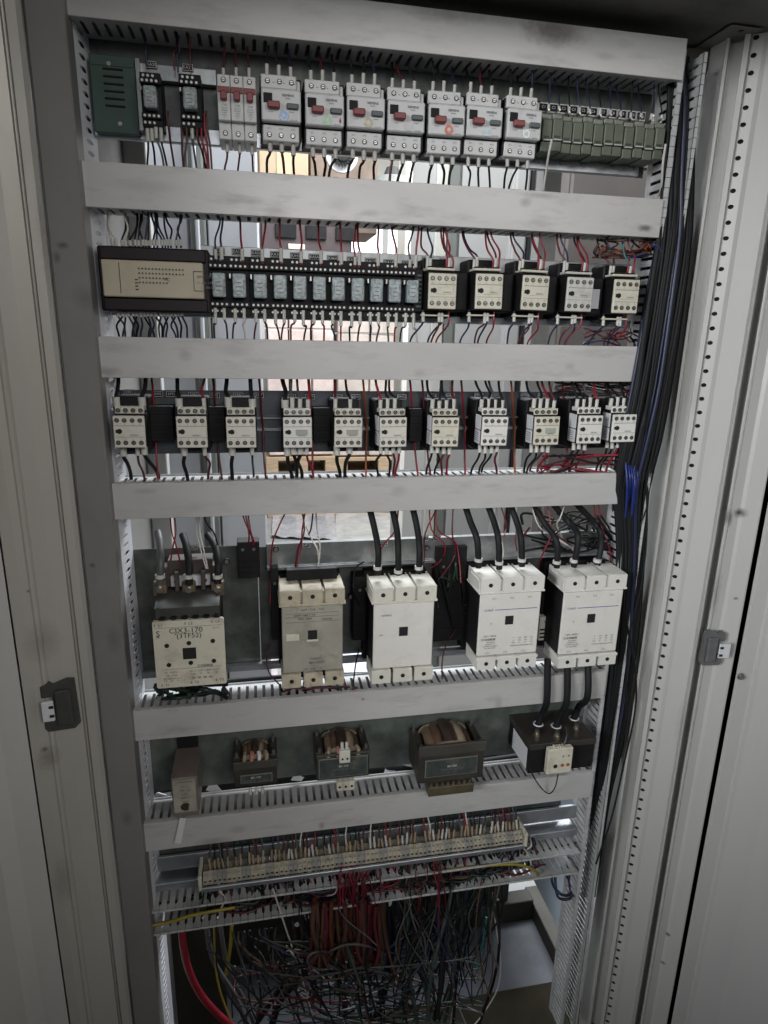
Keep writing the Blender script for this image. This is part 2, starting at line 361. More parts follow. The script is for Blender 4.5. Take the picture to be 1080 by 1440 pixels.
sx0 = W(374, 770, .055).x
part(MB().box(sx0, .79, .050, .0625, zpy(789, 600, .05), zpy(757, 600, .05), galv_m, c=.001), 'label_rail')
part(MB().box(sx0, .79, .044, .0495, zpy(791, 600, .05), zpy(787, 600, .05), rail_m, c=.001), 'din_rail')
part(MB().box(.0, .79, .052, .0625, r4b-.012, r4b-.001, rail_m, c=.001), 'din_rail')
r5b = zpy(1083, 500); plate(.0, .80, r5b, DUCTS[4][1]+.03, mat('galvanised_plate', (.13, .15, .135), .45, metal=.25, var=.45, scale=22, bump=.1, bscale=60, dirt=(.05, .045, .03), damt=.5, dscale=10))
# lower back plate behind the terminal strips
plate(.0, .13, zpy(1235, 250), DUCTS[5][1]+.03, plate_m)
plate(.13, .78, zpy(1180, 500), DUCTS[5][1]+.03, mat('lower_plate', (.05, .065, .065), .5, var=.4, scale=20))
part(MB().box(.0, .8, .03, .062, zpy(1238, 300, .04), zpy(1228, 300, .04), rail_m, c=.001), 'din_rail')
def add_blobs(mm, blobs, colr):
    nt = mm.node_tree; N = nt.nodes; L = nt.links; bs = N['Principled BSDF']; cur = bs.inputs['Base Color'].links[0].from_socket
    g = N.new('ShaderNodeNewGeometry'); nz = N.new('ShaderNodeTexNoise'); nz.inputs['Scale'].default_value = 150; nz.inputs['Detail'].default_value = 8; nz.inputs['Roughness'].default_value = .8; L.new(g.outputs['Position'], nz.inputs['Vector'])
    for (P, rx, rz, st) in blobs:
        s1 = N.new('ShaderNodeVectorMath'); s1.operation = 'SUBTRACT'; s1.inputs[1].default_value = P; L.new(g.outputs['Position'], s1.inputs[0])
        s2 = N.new('ShaderNodeVectorMath'); s2.operation = 'MULTIPLY'; s2.inputs[1].default_value = (1/rx, 1/.05, 1/rz); L.new(s1.outputs[0], s2.inputs[0])
        s3 = N.new('ShaderNodeVectorMath'); s3.operation = 'LENGTH'; L.new(s2.outputs[0], s3.inputs[0])
        ad = N.new('ShaderNodeMath'); ad.operation = 'ADD'; L.new(s3.outputs['Value'], ad.inputs[0]); L.new(nz.outputs['Fac'], ad.inputs[1])
        mr = N.new('ShaderNodeMapRange'); mr.inputs['From Min'].default_value = .6; mr.inputs['From Max'].default_value = 1.4; mr.inputs['To Min'].default_value = st; mr.inputs['To Max'].default_value = 0; L.new(ad.outputs[0], mr.inputs['Value'])
        mx = N.new('ShaderNodeMix'); mx.data_type = 'RGBA'; L.new(mr.outputs[0], mx.inputs[0]); L.new(cur, mx.inputs[6]); mx.inputs[7].default_value = (*colr, 1); cur = mx.outputs[2]
    L.new(cur, bs.inputs['Base Color'])
add_blobs(steel_m, [(tuple(W(a_, b_, c_)), r_, q_, s_) for a_, b_, c_, r_, q_, s_ in ((1042, 722, -.035, .014, .011, .95), (1030, 730, -.035, .006, .02, .8), (938, 1312, -.03, .006, .006, .9), (931, 1352, -.03, .006, .005, .9), (990, 560, -.015, .02, .05, .3), (1000, 830, -.015, .01, .06, .35), (945, 480, .03, .012, .03, .35), (1032, 840, -.035, .006, .004, .8), (960, 1010, -.01, .02, .08, .3), (1100, 1200, -.06, .05, .15, .3))], (.05, .045, .035))
add_blobs(frame_m, [(tuple(W(a_, b_, c_)), r_, q_, s_) for a_, b_, c_, r_, q_, s_ in ((66, 1047, -.05, .006, .006, .95), (41, 830, -.055, .003, .003, .9), (70, 1060, -.05, .02, .03, .5), (60, 900, -.05, .03, .04, .3), (90, 1230, -.05, .02, .06, .35), (60, 330, -.05, .015, .08, .35))], (.06, .05, .035))
add_blobs(postd_m, [(tuple(W(a_, b_, -.02)), r_, q_, s_) for a_, b_, r_, q_, s_ in ((88, 345, .010, .006, .7), (80, 362, .006, .010, .6), (130, 795, .006, .005, .7), (120, 420, .02, .02, .35), (160, 900, .015, .03, .3), (178, 1150, .012, .02, .4))], (.035, .03, .025))
# small round plate screws
for px, py in ((153, 82), (160, 177)): pass

# cable ducts ---------------------------------------------------------------
def fingers(mb, o, u, v, n, pitch, H, m, t=.0018, lip=None, neck=.0048, base=.010, head=.010):
    """row of T shaped fingers along u; v = from the back of the wall to the front"""
    o = Vector(o); u = Vector(u); v = Vector(v); nn = u.cross(v).normalized()
    def pr(poly, a=0, b=t):
        k = len(poly); vs = [o+u*p+v*q+nn*a for p, q in poly]+[o+u*p+v*q+nn*b for p, q in poly]
        mb.add(vs, [tuple(range(k)), tuple(range(k, 2*k))[::-1]]+[(i, (i+1) % k, k+(i+1) % k, k+i) for i in range(k)], m)
    pr([(0, 0), (n*pitch, 0), (n*pitch, base), (0, base)])
    g = .0004
    for i in range(n):
        a = i*pitch; s_ = neck/2; j = (hash((i, n)) % 7-3)*.00012
        pr([(a+s_, base), (a+pitch-s_, base), (a+pitch-s_, H-head-.003), (a+pitch-g, H-head), (a+pitch-g, H+j), (a+g, H+j), (a+g, H-head), (a+s_, H-head-.003)])
        if lip: pr([(a+g, H-.0015), (a+pitch-g, H-.0015), (a+pitch-g, H+.0005), (a+g, H+.0005)], min(lip, 0), max(lip, 0))
    return mb
PT = .0135
nd = int(DW/PT)
names = ['topmost', 'second from the top', 'third from the top', 'fourth from the top', 'fifth from the top', 'sixth from the top', 'lowest']
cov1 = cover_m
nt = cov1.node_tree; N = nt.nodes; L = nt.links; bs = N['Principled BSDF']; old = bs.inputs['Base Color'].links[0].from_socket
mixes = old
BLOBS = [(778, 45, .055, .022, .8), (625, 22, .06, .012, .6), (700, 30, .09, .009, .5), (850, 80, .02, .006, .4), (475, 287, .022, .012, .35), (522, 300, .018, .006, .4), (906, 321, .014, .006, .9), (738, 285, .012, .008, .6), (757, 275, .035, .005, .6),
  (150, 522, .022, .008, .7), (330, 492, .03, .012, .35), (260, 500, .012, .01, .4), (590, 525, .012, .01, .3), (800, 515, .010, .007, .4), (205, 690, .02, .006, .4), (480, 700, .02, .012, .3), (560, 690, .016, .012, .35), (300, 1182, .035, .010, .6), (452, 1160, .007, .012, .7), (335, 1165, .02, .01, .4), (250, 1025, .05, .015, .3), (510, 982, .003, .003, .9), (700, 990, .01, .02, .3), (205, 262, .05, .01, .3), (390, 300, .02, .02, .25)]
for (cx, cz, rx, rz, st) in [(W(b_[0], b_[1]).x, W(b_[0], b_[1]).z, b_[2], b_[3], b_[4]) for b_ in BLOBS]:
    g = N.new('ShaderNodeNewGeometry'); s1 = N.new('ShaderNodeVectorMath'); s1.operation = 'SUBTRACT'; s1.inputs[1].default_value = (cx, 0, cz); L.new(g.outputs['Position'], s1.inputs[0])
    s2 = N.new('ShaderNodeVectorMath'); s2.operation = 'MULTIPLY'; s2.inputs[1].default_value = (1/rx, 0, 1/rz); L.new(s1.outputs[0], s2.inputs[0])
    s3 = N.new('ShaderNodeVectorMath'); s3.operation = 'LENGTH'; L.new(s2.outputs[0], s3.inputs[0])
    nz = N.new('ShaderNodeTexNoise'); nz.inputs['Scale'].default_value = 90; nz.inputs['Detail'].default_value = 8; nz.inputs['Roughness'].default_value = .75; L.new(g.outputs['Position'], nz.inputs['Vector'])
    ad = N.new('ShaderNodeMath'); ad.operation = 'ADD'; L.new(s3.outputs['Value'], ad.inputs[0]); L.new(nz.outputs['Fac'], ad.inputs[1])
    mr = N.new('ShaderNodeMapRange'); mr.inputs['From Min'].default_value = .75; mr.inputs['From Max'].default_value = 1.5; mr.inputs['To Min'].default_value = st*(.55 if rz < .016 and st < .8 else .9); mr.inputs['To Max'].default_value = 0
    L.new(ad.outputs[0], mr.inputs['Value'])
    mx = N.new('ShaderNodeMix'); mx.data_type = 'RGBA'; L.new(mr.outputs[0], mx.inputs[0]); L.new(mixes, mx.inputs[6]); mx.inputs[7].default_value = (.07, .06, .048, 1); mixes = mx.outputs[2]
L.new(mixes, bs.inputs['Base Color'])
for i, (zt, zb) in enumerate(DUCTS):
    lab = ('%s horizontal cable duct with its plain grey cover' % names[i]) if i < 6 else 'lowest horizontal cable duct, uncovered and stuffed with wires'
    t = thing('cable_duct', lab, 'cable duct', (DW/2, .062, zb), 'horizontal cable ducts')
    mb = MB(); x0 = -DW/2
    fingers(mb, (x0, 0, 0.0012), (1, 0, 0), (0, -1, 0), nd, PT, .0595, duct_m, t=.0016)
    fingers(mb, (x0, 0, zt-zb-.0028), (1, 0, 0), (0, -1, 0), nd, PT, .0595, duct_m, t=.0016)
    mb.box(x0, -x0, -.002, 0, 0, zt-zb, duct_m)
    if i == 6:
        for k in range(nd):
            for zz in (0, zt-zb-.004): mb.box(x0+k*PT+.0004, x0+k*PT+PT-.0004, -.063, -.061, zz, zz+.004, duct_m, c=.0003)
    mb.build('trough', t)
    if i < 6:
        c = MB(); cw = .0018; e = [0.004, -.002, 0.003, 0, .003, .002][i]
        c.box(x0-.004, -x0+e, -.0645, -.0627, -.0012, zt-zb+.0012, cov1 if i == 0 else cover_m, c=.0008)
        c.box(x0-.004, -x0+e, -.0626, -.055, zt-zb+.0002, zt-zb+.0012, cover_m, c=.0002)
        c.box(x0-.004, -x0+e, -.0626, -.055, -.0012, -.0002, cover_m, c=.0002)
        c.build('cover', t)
# vertical ducts
t = thing('vertical_duct', 'left vertical slotted duct wall behind the dark front post', 'cable duct', (0, .062, 0))
mb = MB(); nv = int((ZT-.06-.12)/PT)
mb.holes((.011, 0, .12), (0, 0, 1), (-.17, -1, 0), nv, PT, .058, .0030, .011, mat('duct_lit_plastic', (.66, .67, .72), .5, var=.1, scale=30, dirt=GRIME, damt=.35, dscale=30), depth=-.001, off=-.004)  # paler plastic stands in for light from the rear on this wall
mb.build('slotted_wall', t)
MB().box(-.0075, -.0055, -.052, .0, .12, .12+nv*PT, hole_m).build('slot_shade_sheet', t)  # dark sheet stands in for the darkness behind the slots
xl_, xr_ = .806, W(985, 100, 0).x+.004
t = thing('vertical_duct', 'right vertical cable duct, open fronted and overflowing with black wires', 'cable duct', (xl_, .062, 0))
mb = MB(); nv = int((ZT-.03-.10)/PT)
fingers(mb, (0, 0, .10), (0, 0, 1), (0, -1, 0), nv, PT, .060, duct_m, lip=-.006)
mb.build('duct_wall', t)
mb = MB(); fingers(mb, (xr_-xl_, 0, .10), (0, 0, 1), (0, -1, 0), nv, PT, .060, duct_m, lip=.005); mb.build('duct_wall', t)
mb = MB().box(0, xr_-xl_, .0, .002, .10, .10+nv*PT, duct_m); mb.build('duct_back', t)
# ================================================================== DEVICES
def wire(pts, r, col, label, group, sleeve=None, sr=None, n=6, name='wire', cat='wire', sub=4):
    o = MB().tube(pts, r, WM[col], n=n, sub=sub).build(name)
    tag(o, label, cat, group)
    for s_ in (sleeve or []):
        MB().tube(s_, sr or r*1.75, sleeve_m, n=7, sub=1).build('marker_sleeve', o)
    return o
def jit(a): return rnd.uniform(-a, a)
def wire_up(P, zduct, r, col, label, group, dx=0.0, sl=.013, sleeve=True, yd=None, bow=0.0):
    """from a terminal P (world) up into the duct whose lower face is at zduct"""
    P = Vector(P); yd = rnd.uniform(.018, .045) if yd is None else yd; dx += jit(.0035); bow += jit(.002); sl *= rnd.uniform(.85, 1.15)
    H = zduct-P.z
    pts = [P+Vector((0, .002, -.004)), P+Vector((0, 0, sl)), P+Vector((dx*.35+bow, (yd-P.y)*.35, H*.5)), P+Vector((dx*.9+bow*.4, (yd-P.y)*.9, H*.88)), Vector((P.x+dx, yd, zduct+.022))]
    return wire(pts, r, col, label, group, [[P+Vector((0, .001, -.001)), P+Vector((0, 0, sl))]] if sleeve else None)
def wire_dn(P, zduct, r, col, label, group, dx=0.0, sl=.013, sleeve=True, yd=None, bow=0.0):
    P = Vector(P); yd = rnd.uniform(.018, .045) if yd is None else yd; dx += jit(.0035); bow += jit(.002); sl *= rnd.uniform(.85, 1.15)
    H = P.z-zduct
    pts = [P+Vector((0, .002, .004)), P+Vector((0, 0, -sl)), P+Vector((dx*.35+bow, (yd-P.y)*.35, -H*.5)), P+Vector((dx*.9+bow*.4, (yd-P.y)*.9, -H*.88)), Vector((P.x+dx, yd, zduct-.022))]
    return wire(pts, r, col, label, group, [[P+Vector((0, .001, .001)), P+Vector((0, 0, -sl))]] if sleeve else None)
SCREW = MB().cyl((0, -.0002, 0), .0031, -.0004, 'y', hole_m, 12).cyl((0, -.0006, 0), .0021, -.0004, 'y', screw_m, 10).box(-.0016, .0016, -.0012, -.0009, -.0004, .0004, hole_m, c=.0001)
def screws_at(parent, pts, name='terminal_screw'):
    first = None
    for p in pts:
        if first is None: first = SCREW.build(name, parent, p)
        else: share(first, parent, p)

# ---- row 1: motor breakers -------------------------------------------------
def pxdev(x0, x1, y0, y1, Y):
    a, b = W(x0, y0, Y), W(x1, y1, Y); return (a.x+b.x)/2, b.x-a.x, b.z, a.z-b.z     # centre x, width, bottom z, height
BRK = [(366, 424, 101, 199), (427, 486, 107, 205), (485, 543, 112, 208), (542, 599, 118, 213), (600, 655, 124, 217), (653, 707, 129, 219), (707, 765, 134, 222)]
bx_ = [pxdev(*b, 0.0) for b in BRK]
bw = .0495; bh = .0745; YF = -.003
t0 = thing('motor_breaker', 'x', 'motor breaker', (bx_[0][0], YF, bx_[0][2]), 'white motor protection breakers in the top row')
h = bw/2
MB().box(-h-.0012, h+.0012, .012, .064, .002, bh-.002, black_m).build('casing', t0)
tb = MB().box(-h, h-.005, .0075, .03, bh-.0155, bh, white_m, c=.001).box(h-.005, h, .011, .03, bh-.0155, bh-.004, white_m, c=.001)
for x in (-.0155, -.0025, .0105): tb.box(x+.0055, x+.0075, .0068, .0074, bh-.009, bh-.0085, inkg_m, c=0)
tb.build('upper_terminal_block', t0)
MB().box(-h, h, 0, .03, .0205, bh-.0175, white_m, c=.0014).box(-h+.002, h-.002, -.0004, 0, bh-.0187, bh-.0181, white_m, c=0).build('housing', t0)
MB().box(-h+.001, h-.002, .010, .03, 0, .0185, white_m, c=.001).build('lower_terminal_block', t0)
screws_at(t0, [(x, .0072, bh-.0075) for x in (-.0165, -.0015, .0135)]+[(x, .0098, .0070) for x in (-.0155, -.0005, .0145)])
MB().box(-.0222, -.0112, -.0012, .0002, .0405, .0515, black_m, c=.0005).build('window', t0)
MB().box(-.0175, -.002, -.0075, -.0001, .0335, .0415, red_m, c=.0012).build('stop_button', t0)
MB().box(.0065, .0215, -.004, -.0001, .0345, .0410, dgrey_m, c=.001).build('start_button', t0)
l = MB(); l.text('SIEMENS', .0085, -.0006, .0500, .0040, ink_m); l.text('Sirius', .0085, -.0006, .0468, .0028, inkg_m)
l.text('STOP', -.0135, -.0006, .0305, .0024, inkg_m); l.text('START', .013, -.0006, .0315, .0024, inkg_m); l.text('3VU1340', .0155, -.0006, .0225, .0022, inkg_m)
for x, s_ in ((-.0155, '2/T1'), (-.0005, '4/T2'), (.0145, '6/T3')): l.text(s_, x, .0096, .0142, .0026, inkg_m)
l.build('lettering', t0)
brks = [t0]
for i in range(1, 7): brks.append(dup(t0, (bx_[i][0], YF, bx_[i][2]), 'x')); brks[-1].rotation_euler = (jit(.012), jit(.01), jit(.03))
dial_m = [mat('dial_glint_blue', (.38, .55, .85), .08, var=.3, scale=300), mat('dial_glint_green', (.50, .75, .50), .08, var=.3, scale=300), mat('dial_glint_amber', (.62, .60, .42), .08, var=.3, scale=300), None,  # bright dial colours stand in for glints of reflected light
          mat('dial_glint_red', (.75, .25, .18), .08, var=.3, scale=300), mat('dial_glint_ice', (.50, .62, .68), .08, var=.3, scale=300), mat('dial_glass_grey', (.45, .52, .52), .08, var=.2, scale=300)]
dn = ['blue glinting dial', 'green glinting dial and a red flame mark', 'amber glinting dial', 'plain white front without glint', 'red glinting dial', 'ice blue glinting dial', 'dull grey dial, beside the olive relays']
dn2 = ['blue', 'green', 'amber', 'plain', 'red', 'ice-blue', 'grey']
for i, t in enumerate(brks):
    t['label'] = ('white motor breaker with red button and '+dn[i])
    if dial_m[i]:
        MB().cyl((.003, -.0002, .027), .0058, -.0006, 'y', dial_m[i], 20).cyl((.003, -.0009, .027), .0025, -.0003, 'y', white_m, 10).build('setting_dial', t)
    else: MB().cyl((.003, -.0002, .027), .0050, -.0006, 'y', white_m, 20).build('setting_dial', t)
    if i == 1: MB().prism([(0, 0), (.0016, .003), (0, .0075), (-.0016, .003)], -.0006, -.0002, 'y', WM['red']).build('flame_mark', t, (.0195, 0, .024))
ztd, zbd = DUCTS[0][1], DUCTS[1][0]
for i, t in enumerate(brks):
    L_ = t.location; cs = [('black', 'black', 'navy'), ('black', 'maroon', 'black')][i % 2]
    for k, x in enumerate((-.0165, -.0015, .0135)):
        wire_up(L_+Vector((x, .018, bh)), ztd, .0014, cs[k], 'thin %s wire rising from terminal %s of the %s-dial motor breaker' % (cs[k], ['one', 'two', 'three'][k], dn2[i]), 'wires above the motor breakers', dx=jit(.004))
    for k, x in enumerate((-.0155, -.0005, .0145)):
        c = 'black' if (i, k) not in ((0, 1), (3, 0)) else 'maroon'
        wire_dn(L_+Vector((x+.001, .018, .001)), zbd, .0018 if i < 5 else .0015, c, '%s wire hanging from terminal %s of the %s-dial motor breaker' % (c, ['one', 'two', 'three'][k], dn2[i]), 'wires below the motor breakers', dx=jit(.006), bow=jit(.003))
# ---- row 1: three miniature breakers --------------------------------------
a, b = W(304, 97, 0), W(362, 195, 0); mw = (b.x-a.x)/3; mh = .0725
zb_ = W(335, 196, 0).z
t0 = None
for i in range(3):
    cx = a.x+mw*(i+.5)
    if i == 0:
        t0 = t = thing('miniature_breaker', 'leftmost slim white breaker with a red toggle', 'breaker', (cx, 0, zb_), 'slim white breakers with red toggles'); h = mw/2-.0003
        m = MB(); m.box(-h, h, .004, .06, 0, mh, white_m, c=.0008); m.box(-h, h, -.004, .004, .0195, mh-.015, white_m, c=.0008); m.build('casing', t)
        screws_at(t, [(0, .0038, mh-.006), (0, .0038, .007)])
        m = MB(); m.box(-.0072, .0072, -.0055, -.0041, mh-.0225, mh-.0158, red_m, c=.0005); m.box(-.0040, .0040, -.011, -.0041, mh-.0315, mh-.0215, red_m, c=.001); m.build('toggle', t)
        m = MB(); m.text('C10', 0, -.0045, mh-.036, .0036, mat('green_ink', (.06, .16, .08), .6))
        for k in range(5): m.text(['DZ47-63', '230/400V', '~6000', 'C10 A', '3C'][k], 0, -.0045, mh-.0395-k*.0026, .0021, inkg_m)
        m.build('lettering', t)
    else:
        t = dup(t0, (cx, 0, zb_), ['', 'middle slim white breaker with a red toggle', 'rightmost slim white breaker with a red toggle'][i])
    nm = ['leftmost', 'middle', 'rightmost'][i]
    wire_up((cx, .018, zb_+mh), ztd, .0012, 'maroon', 'dark red wire rising from the top of the %s slim red-toggle breaker' % nm, 'wires above the slim breakers', dx=jit(.003))
    wire_dn((cx+.001, .018, zb_), zbd, .0013, 'maroon', 'dark red wire hanging below the %s slim red-toggle breaker' % nm, 'wires below the slim breakers', dx=-.002+jit(.002))
# ---- row 1: green power supply and two relays ------------------------------
cx, w_, zb_, h_ = pxdev(124, 197, 74, 190, .04)
t = thing('power_supply', 'dark green metal power supply box with louvre slots at the upper left', 'power supply', (cx, .04, zb_))
m = MB(); m.box(-w_/2, w_/2, 0, .022, 0, h_, green_m, c=.001); m.box(-w_/2, w_/2, -.001, -.0001, h_*.86, h_*.87, green_m, c=0); m.build('housing', t)
for k in range(6): MB().box(-.012, .012, -.0016, .0006, h_*.34+k*.0082, h_*.34+k*.0082+.0022, hole_m, c=.0005).build('louvre', t)
for q in ((-.004, 0, h_-.010), (.004, 0, .011)): MB().cyl(q, .0026, -.0016, 'y', screw_m, 12).build('screw', t)
m = MB().box(w_/2+.0002, w_/2+.006, -.004, .022, .004, h_-.002, galv_m, c=.0005); m.build('side_flange', t)

nick_m = mat('nickel_screw', (.62, .62, .6), .45, metal=.3, var=.2)
def relay(cx, zb, w_, h_, label, group, Y=.012, parts=None):
    t = thing('plug_in_relay', label, 'relay', (cx, Y, zb), group)
    h = w_/2
    m = MB(); m.box(-h+.0003, h-.0003, .012, .05, 0, h_, black_m, c=.0006)
    m.box(-h+.0003, h-.0003, .004, .012, h_*.78, h_*.88, black_m, c=.0006).box(-h+.0003, h-.0003, .008, .012, h_*.88, h_, black_m, c=.0006)
    m.box(-h+.0003, h-.0003, .004, .012, h_*.13, h_*.24, black_m, c=.0006).box(-h+.0003, h-.0003, .008, .012, 0, h_*.13, black_m, c=.0006)
    m.build('socket', t)
    m = MB()
    for z, y, n, of in ((h_*.83, .0038, 4, 0), (h_*.94, .0078, 3, .4), (h_*.185, .0038, 4, .2), (h_*.07, .0078, 3, 0)):
        for k in range(n):
            x = -h*.72+(k+of*.5)*h*1.44/3.3; m.cyl((x, y, z), (.0017), -.0006, 'y', nick_m, 7)
    o = m.build('screw_set', t); o['kind'] = 'stuff'
    m = MB(); m.box(-h*.60, h*.60, -.006, .012, h_*.30, h_*.70, clear_m, c=.0016)
    m.build('clear_case', t)
    m = MB(); m.box(-h*.36, h*.34, -.0068, -.0061, h_*.36, h_*.60, mat('faded_sticker', (.42, .46, .46), .4, var=.5, scale=260), c=0)
    for k in range(3): m.box(-h*.3, h*.2, -.0071, -.0069, h_*(.40+k*.07), h_*(.415+k*.07), inkg_m, c=0)
    m.build('rating_sticker', t)
    MB().box(-h*.92, -h*.74, -.001, .012, h_*.62, h_*.70, screw_m, c=.0003).build('latch_clip', t)
    return t
rg = 'clear plug-in relays in black sockets'
ra = pxdev(201, 222, 98, 176, .012); relay(ra[0], ra[2], .0255, .060, 'larger clear relay beside the green power supply', rg)
rb = pxdev(254, 281, 104, 178, .012); relay(rb[0], rb[2], .0275, .060, 'larger clear relay left of the slim red-toggle breakers', rg)
a, b = W(196, 93, .05), W(304, 104, .05)
part(MB().box(a.x, b.x, .050, .0625, a.z-.014, a.z+.004, galv_m, c=.0006), 'label_rail')
plaque_q = [(213, 91, 'KA20'), (264, 95, 'KA21')]
for i, (q, c, dx) in enumerate((((206, 88), 'navy', 0), ((245, 93), 'maroon', .002), ((250, 96), 'navy', .003), ((268, 92), 'maroon', .004))):
    P = W(q[0], q[1], .03); wire_up(P, ztd, .0011, c, '%s wire rising into the top duct above the two larger relays, number %s' % ('dark red' if c == 'maroon' else c, ['one', 'two', 'three', 'four'][i]), 'wires above the larger relays', dx=dx, sleeve=False)
relay_w = [(207, 182, 'black', -.001), (213, 182, 'black', .001), (219, 180, 'grey', .004), (226, 181, 'black', .004), (236, 160, 'maroon', .005), (255, 182, 'maroon', .002), (262, 180, 'brown', -.006), (270, 182, 'grey', .002), (277, 180, 'maroon', .006), (287, 165, 'red', .006), (290, 160, 'maroon', .004), (283, 180, 'red', .008)]
for i, (x, y, c, dx) in enumerate(relay_w):
    wire_dn(W(x, y, .02), zbd, .0014, c, '%s wire hanging below the larger relays, %s' % ({'maroon': 'dark red'}.get(c, c), which('one', i, 12)), 'wires below the larger relays', dx=dx, sleeve=(c in 'blackgrey'))
# ---- row 1: olive relays with marker strip ---------------------------------
n = 12; xs = [762+(936-762)*k/n for k in range(n+1)]
zo = W(850, 219, .01).z; zt_ = W(850, 166, .01).z; t0 = None
for i in range(n):
    a, b = W(xs[i], 190, .01).x, W(xs[i+1], 190, .01).x; cx = (a+b)/2
    lab = which('olive green terminal relay', i, n)+' in the top row'
    if t0 is None:
        t0 = t = thing('terminal_relay', lab, 'terminal relay', (cx, .01, zo), 'olive terminal relays in the top row')
        h = (b-a)/2-.0004; H = zt_-zo
        MB().box(-h, h, 0, .05, .014, H-.007, term_green, c=.0012).build('casing', t)
        MB().box(-h, h, .004, .05, H-.0068, H, mat('olive_pale_top', (.24, .25, .20), .5, var=.3, scale=80, dirt=(.06, .06, .05), damt=.6, dscale=60), c=.0012).build('terminal_top', t)
        MB().box(-h*.7, h*.5, -.0004, -.0001, H*.34, H*.40, mat('olive_dark_print', (.04, .045, .035), .6), c=0).build('printed_mark', t)
        MB().box(-h, h, .002, .05, 0, .0128, term_green, c=.0008).build('foot', t)
        MB().box(-h*.8, h*.8, -.002, .0019, .0130, .0146, sleeve_m, c=.0003).build('jumper_clip', t)
        MB().cyl((0, -.0001, H+.004), .0016, .0098, 'y', screw_m, 8).build('terminal_screw', t, (0, 0, 0))
    else: t = dup(t0, (cx, .01+jit(.0015), zo+jit(.0012)), lab)
    c = ['navy', 'navy', 'black'][i % 3]
    wire_up((cx+.001, .014, zt_+.003), ztd, .0011, c, '%s wire rising from the olive relay that is %s' % (c, 'leftmost' if i == 0 else 'rightmost' if i == 11 else NUM[i]+' from the left'), 'wires above the olive relays', dx=jit(.004)+.002, sl=.009)
def plaque(px, py, s, label, Y=.050, wd=.0165, hg=.0088, border=True, loc=None):
    P = loc or W(px, py, Y); o = MB()
    o.box(-wd/2, wd/2, -.0006, .0004, -hg/2, hg/2, black_m, c=.0002)
    if border:
        e = .0006
        for x0, x1, z0, z1 in ((-wd/2+e, wd/2-e, hg/2-2*e, hg/2-e), (-wd/2+e, wd/2-e, -hg/2+e, -hg/2+2*e), (-wd/2+e, -wd/2+2*e, -hg/2+2*e, hg/2-2*e), (wd/2-2*e, wd/2-e, -hg/2+2*e, hg/2-2*e)):
            o.box(x0, x1, -.0009, -.0007, z0, z1, inkw_m, c=0)
    o = o.build('marker_tag', None, P); tag(o, label, 'marker tag', 'small black marker tags')
    MB().text(s, 0, -.0008, 0, hg*.62, inkw_m, sx=.95).build('lettering', o)
    return o
for q_ in plaque_q: plaque(q_[0], q_[1], q_[2], 'black marker tag reading %s above the larger relays' % q_[2], Y=.0485, wd=.014)
a, b = W(757, 150, .03), W(908, 161, .03)
o = MB().box(a.x, b.x, .03, .032, a.z-.006, a.z+.006, paper_m, c=.0003).build('marker_strip'); tag(o, 'white strip carrying black marker tags above the olive relays', 'marker strip')
for i in range(11):
    f_ = (i+.5)/11
    plaque(0, 0, 'C%d' % (i+1), 'black marker tag reading C%d on the white strip above the olive relays' % (i+1), wd=.0115, hg=.0085, loc=(a.x+(b.x-a.x)*f_, .0293, a.z), border=False)
for i in range(11):
    P = W(761+i*14.8, 219+i*1.4, .048)
    o = MB().cyl((0, 0, 0), .0022, -.003, 'y', screw_m, 10).build('rail_screw', cab); o.location = Vector((P.x, .0515, r1b+.009))-Vector(cab.location)
wire([W(776, 196, -.002), W(772, 215, .0), W(768, 240, .012), W(765, 262, .02), W(765, 275, .03)], .0016, 'white', 'white wire dangling from the olive relays over the blue-grey rail', 'loose white wires in the top row')
wire([W(936, 203, .0), W(932, 230, -.002), W(930, 262, .01), W(924, 278, .03), W(915, 282, .04)], .0017, 'white', 'white wire looping down beside the right vertical duct at the top row', 'loose white wires in the top row')

# ---- row 2: controller, eleven relays ---------------------------------------
ca, cb = W(133, 345, -.004), W(297, 441, -.004)
cx, zb_ = (ca.x+cb.x)/2, W(200, 438, -.004).z; w_ = cb.x-ca.x; h_ = W(200, 346, -.004).z-zb_; D = .0
t = thing('logic_controller', 'long beige programmable controller with dark brown terminal covers', 'controller', (cx, .0, zb_))
m = MB(); m.box(-w_/2, w_/2, 0.006, .06, 0, h_, plcd_m, c=.002); m.build('base', t)
m = MB(); m.box(-w_/2+.004, w_/2-.004, 0, .02, h_*.79, h_-.001, plcd_m, c=.0015); m.box(-w_/2+.004, w_/2-.004, 0, .02, .001, h_*.21, plcd_m, c=.0015); m.build('terminal_cover', t)
m = MB(); m.box(-w_/2+.006, w_/2-.008, -.006, .02, h_*.22, h_*.78, plc_m, c=.0012); m.build('front_panel', t)
m = MB()
x0 = -w_/2+.028
for r in range(4):
    for k in range([14, 14, 9, 9][r]): m.box(x0+.023+k*.0042, x0+.0246+k*.0042, -.0072, -.0062, h_*(.66-r*.07)-.0009, h_*(.66-r*.07)+.0009, ink_m, c=0)
for r in range(4): m.box(x0+.018, x0+.0215, -.0072, -.0062, h_*(.49-r*.05)-.0006, h_*(.49-r*.05)+.0006, ink_m, c=0)
m.build('indicator_panel', t)['kind'] = 'stuff'
m = MB(); m.box(x0-.0008, x0, -.0066, -.0061, h_*.27, h_*.74, ink_m, c=0); m.text('PC', x0+.058, -.0064, h_*.50, .006, ink_m)
m.text('SIMATIC', x0+.105, -.0064, h_*.56, .0052, ink_m); m.text('S7-200  CPU 226', x0+.110, -.0064, h_*.47, .0042, inkg_m); m.text('214-2BD23', x0+.108, -.0064, h_*.40, .0036, inkg_m); m.build('lettering', t)
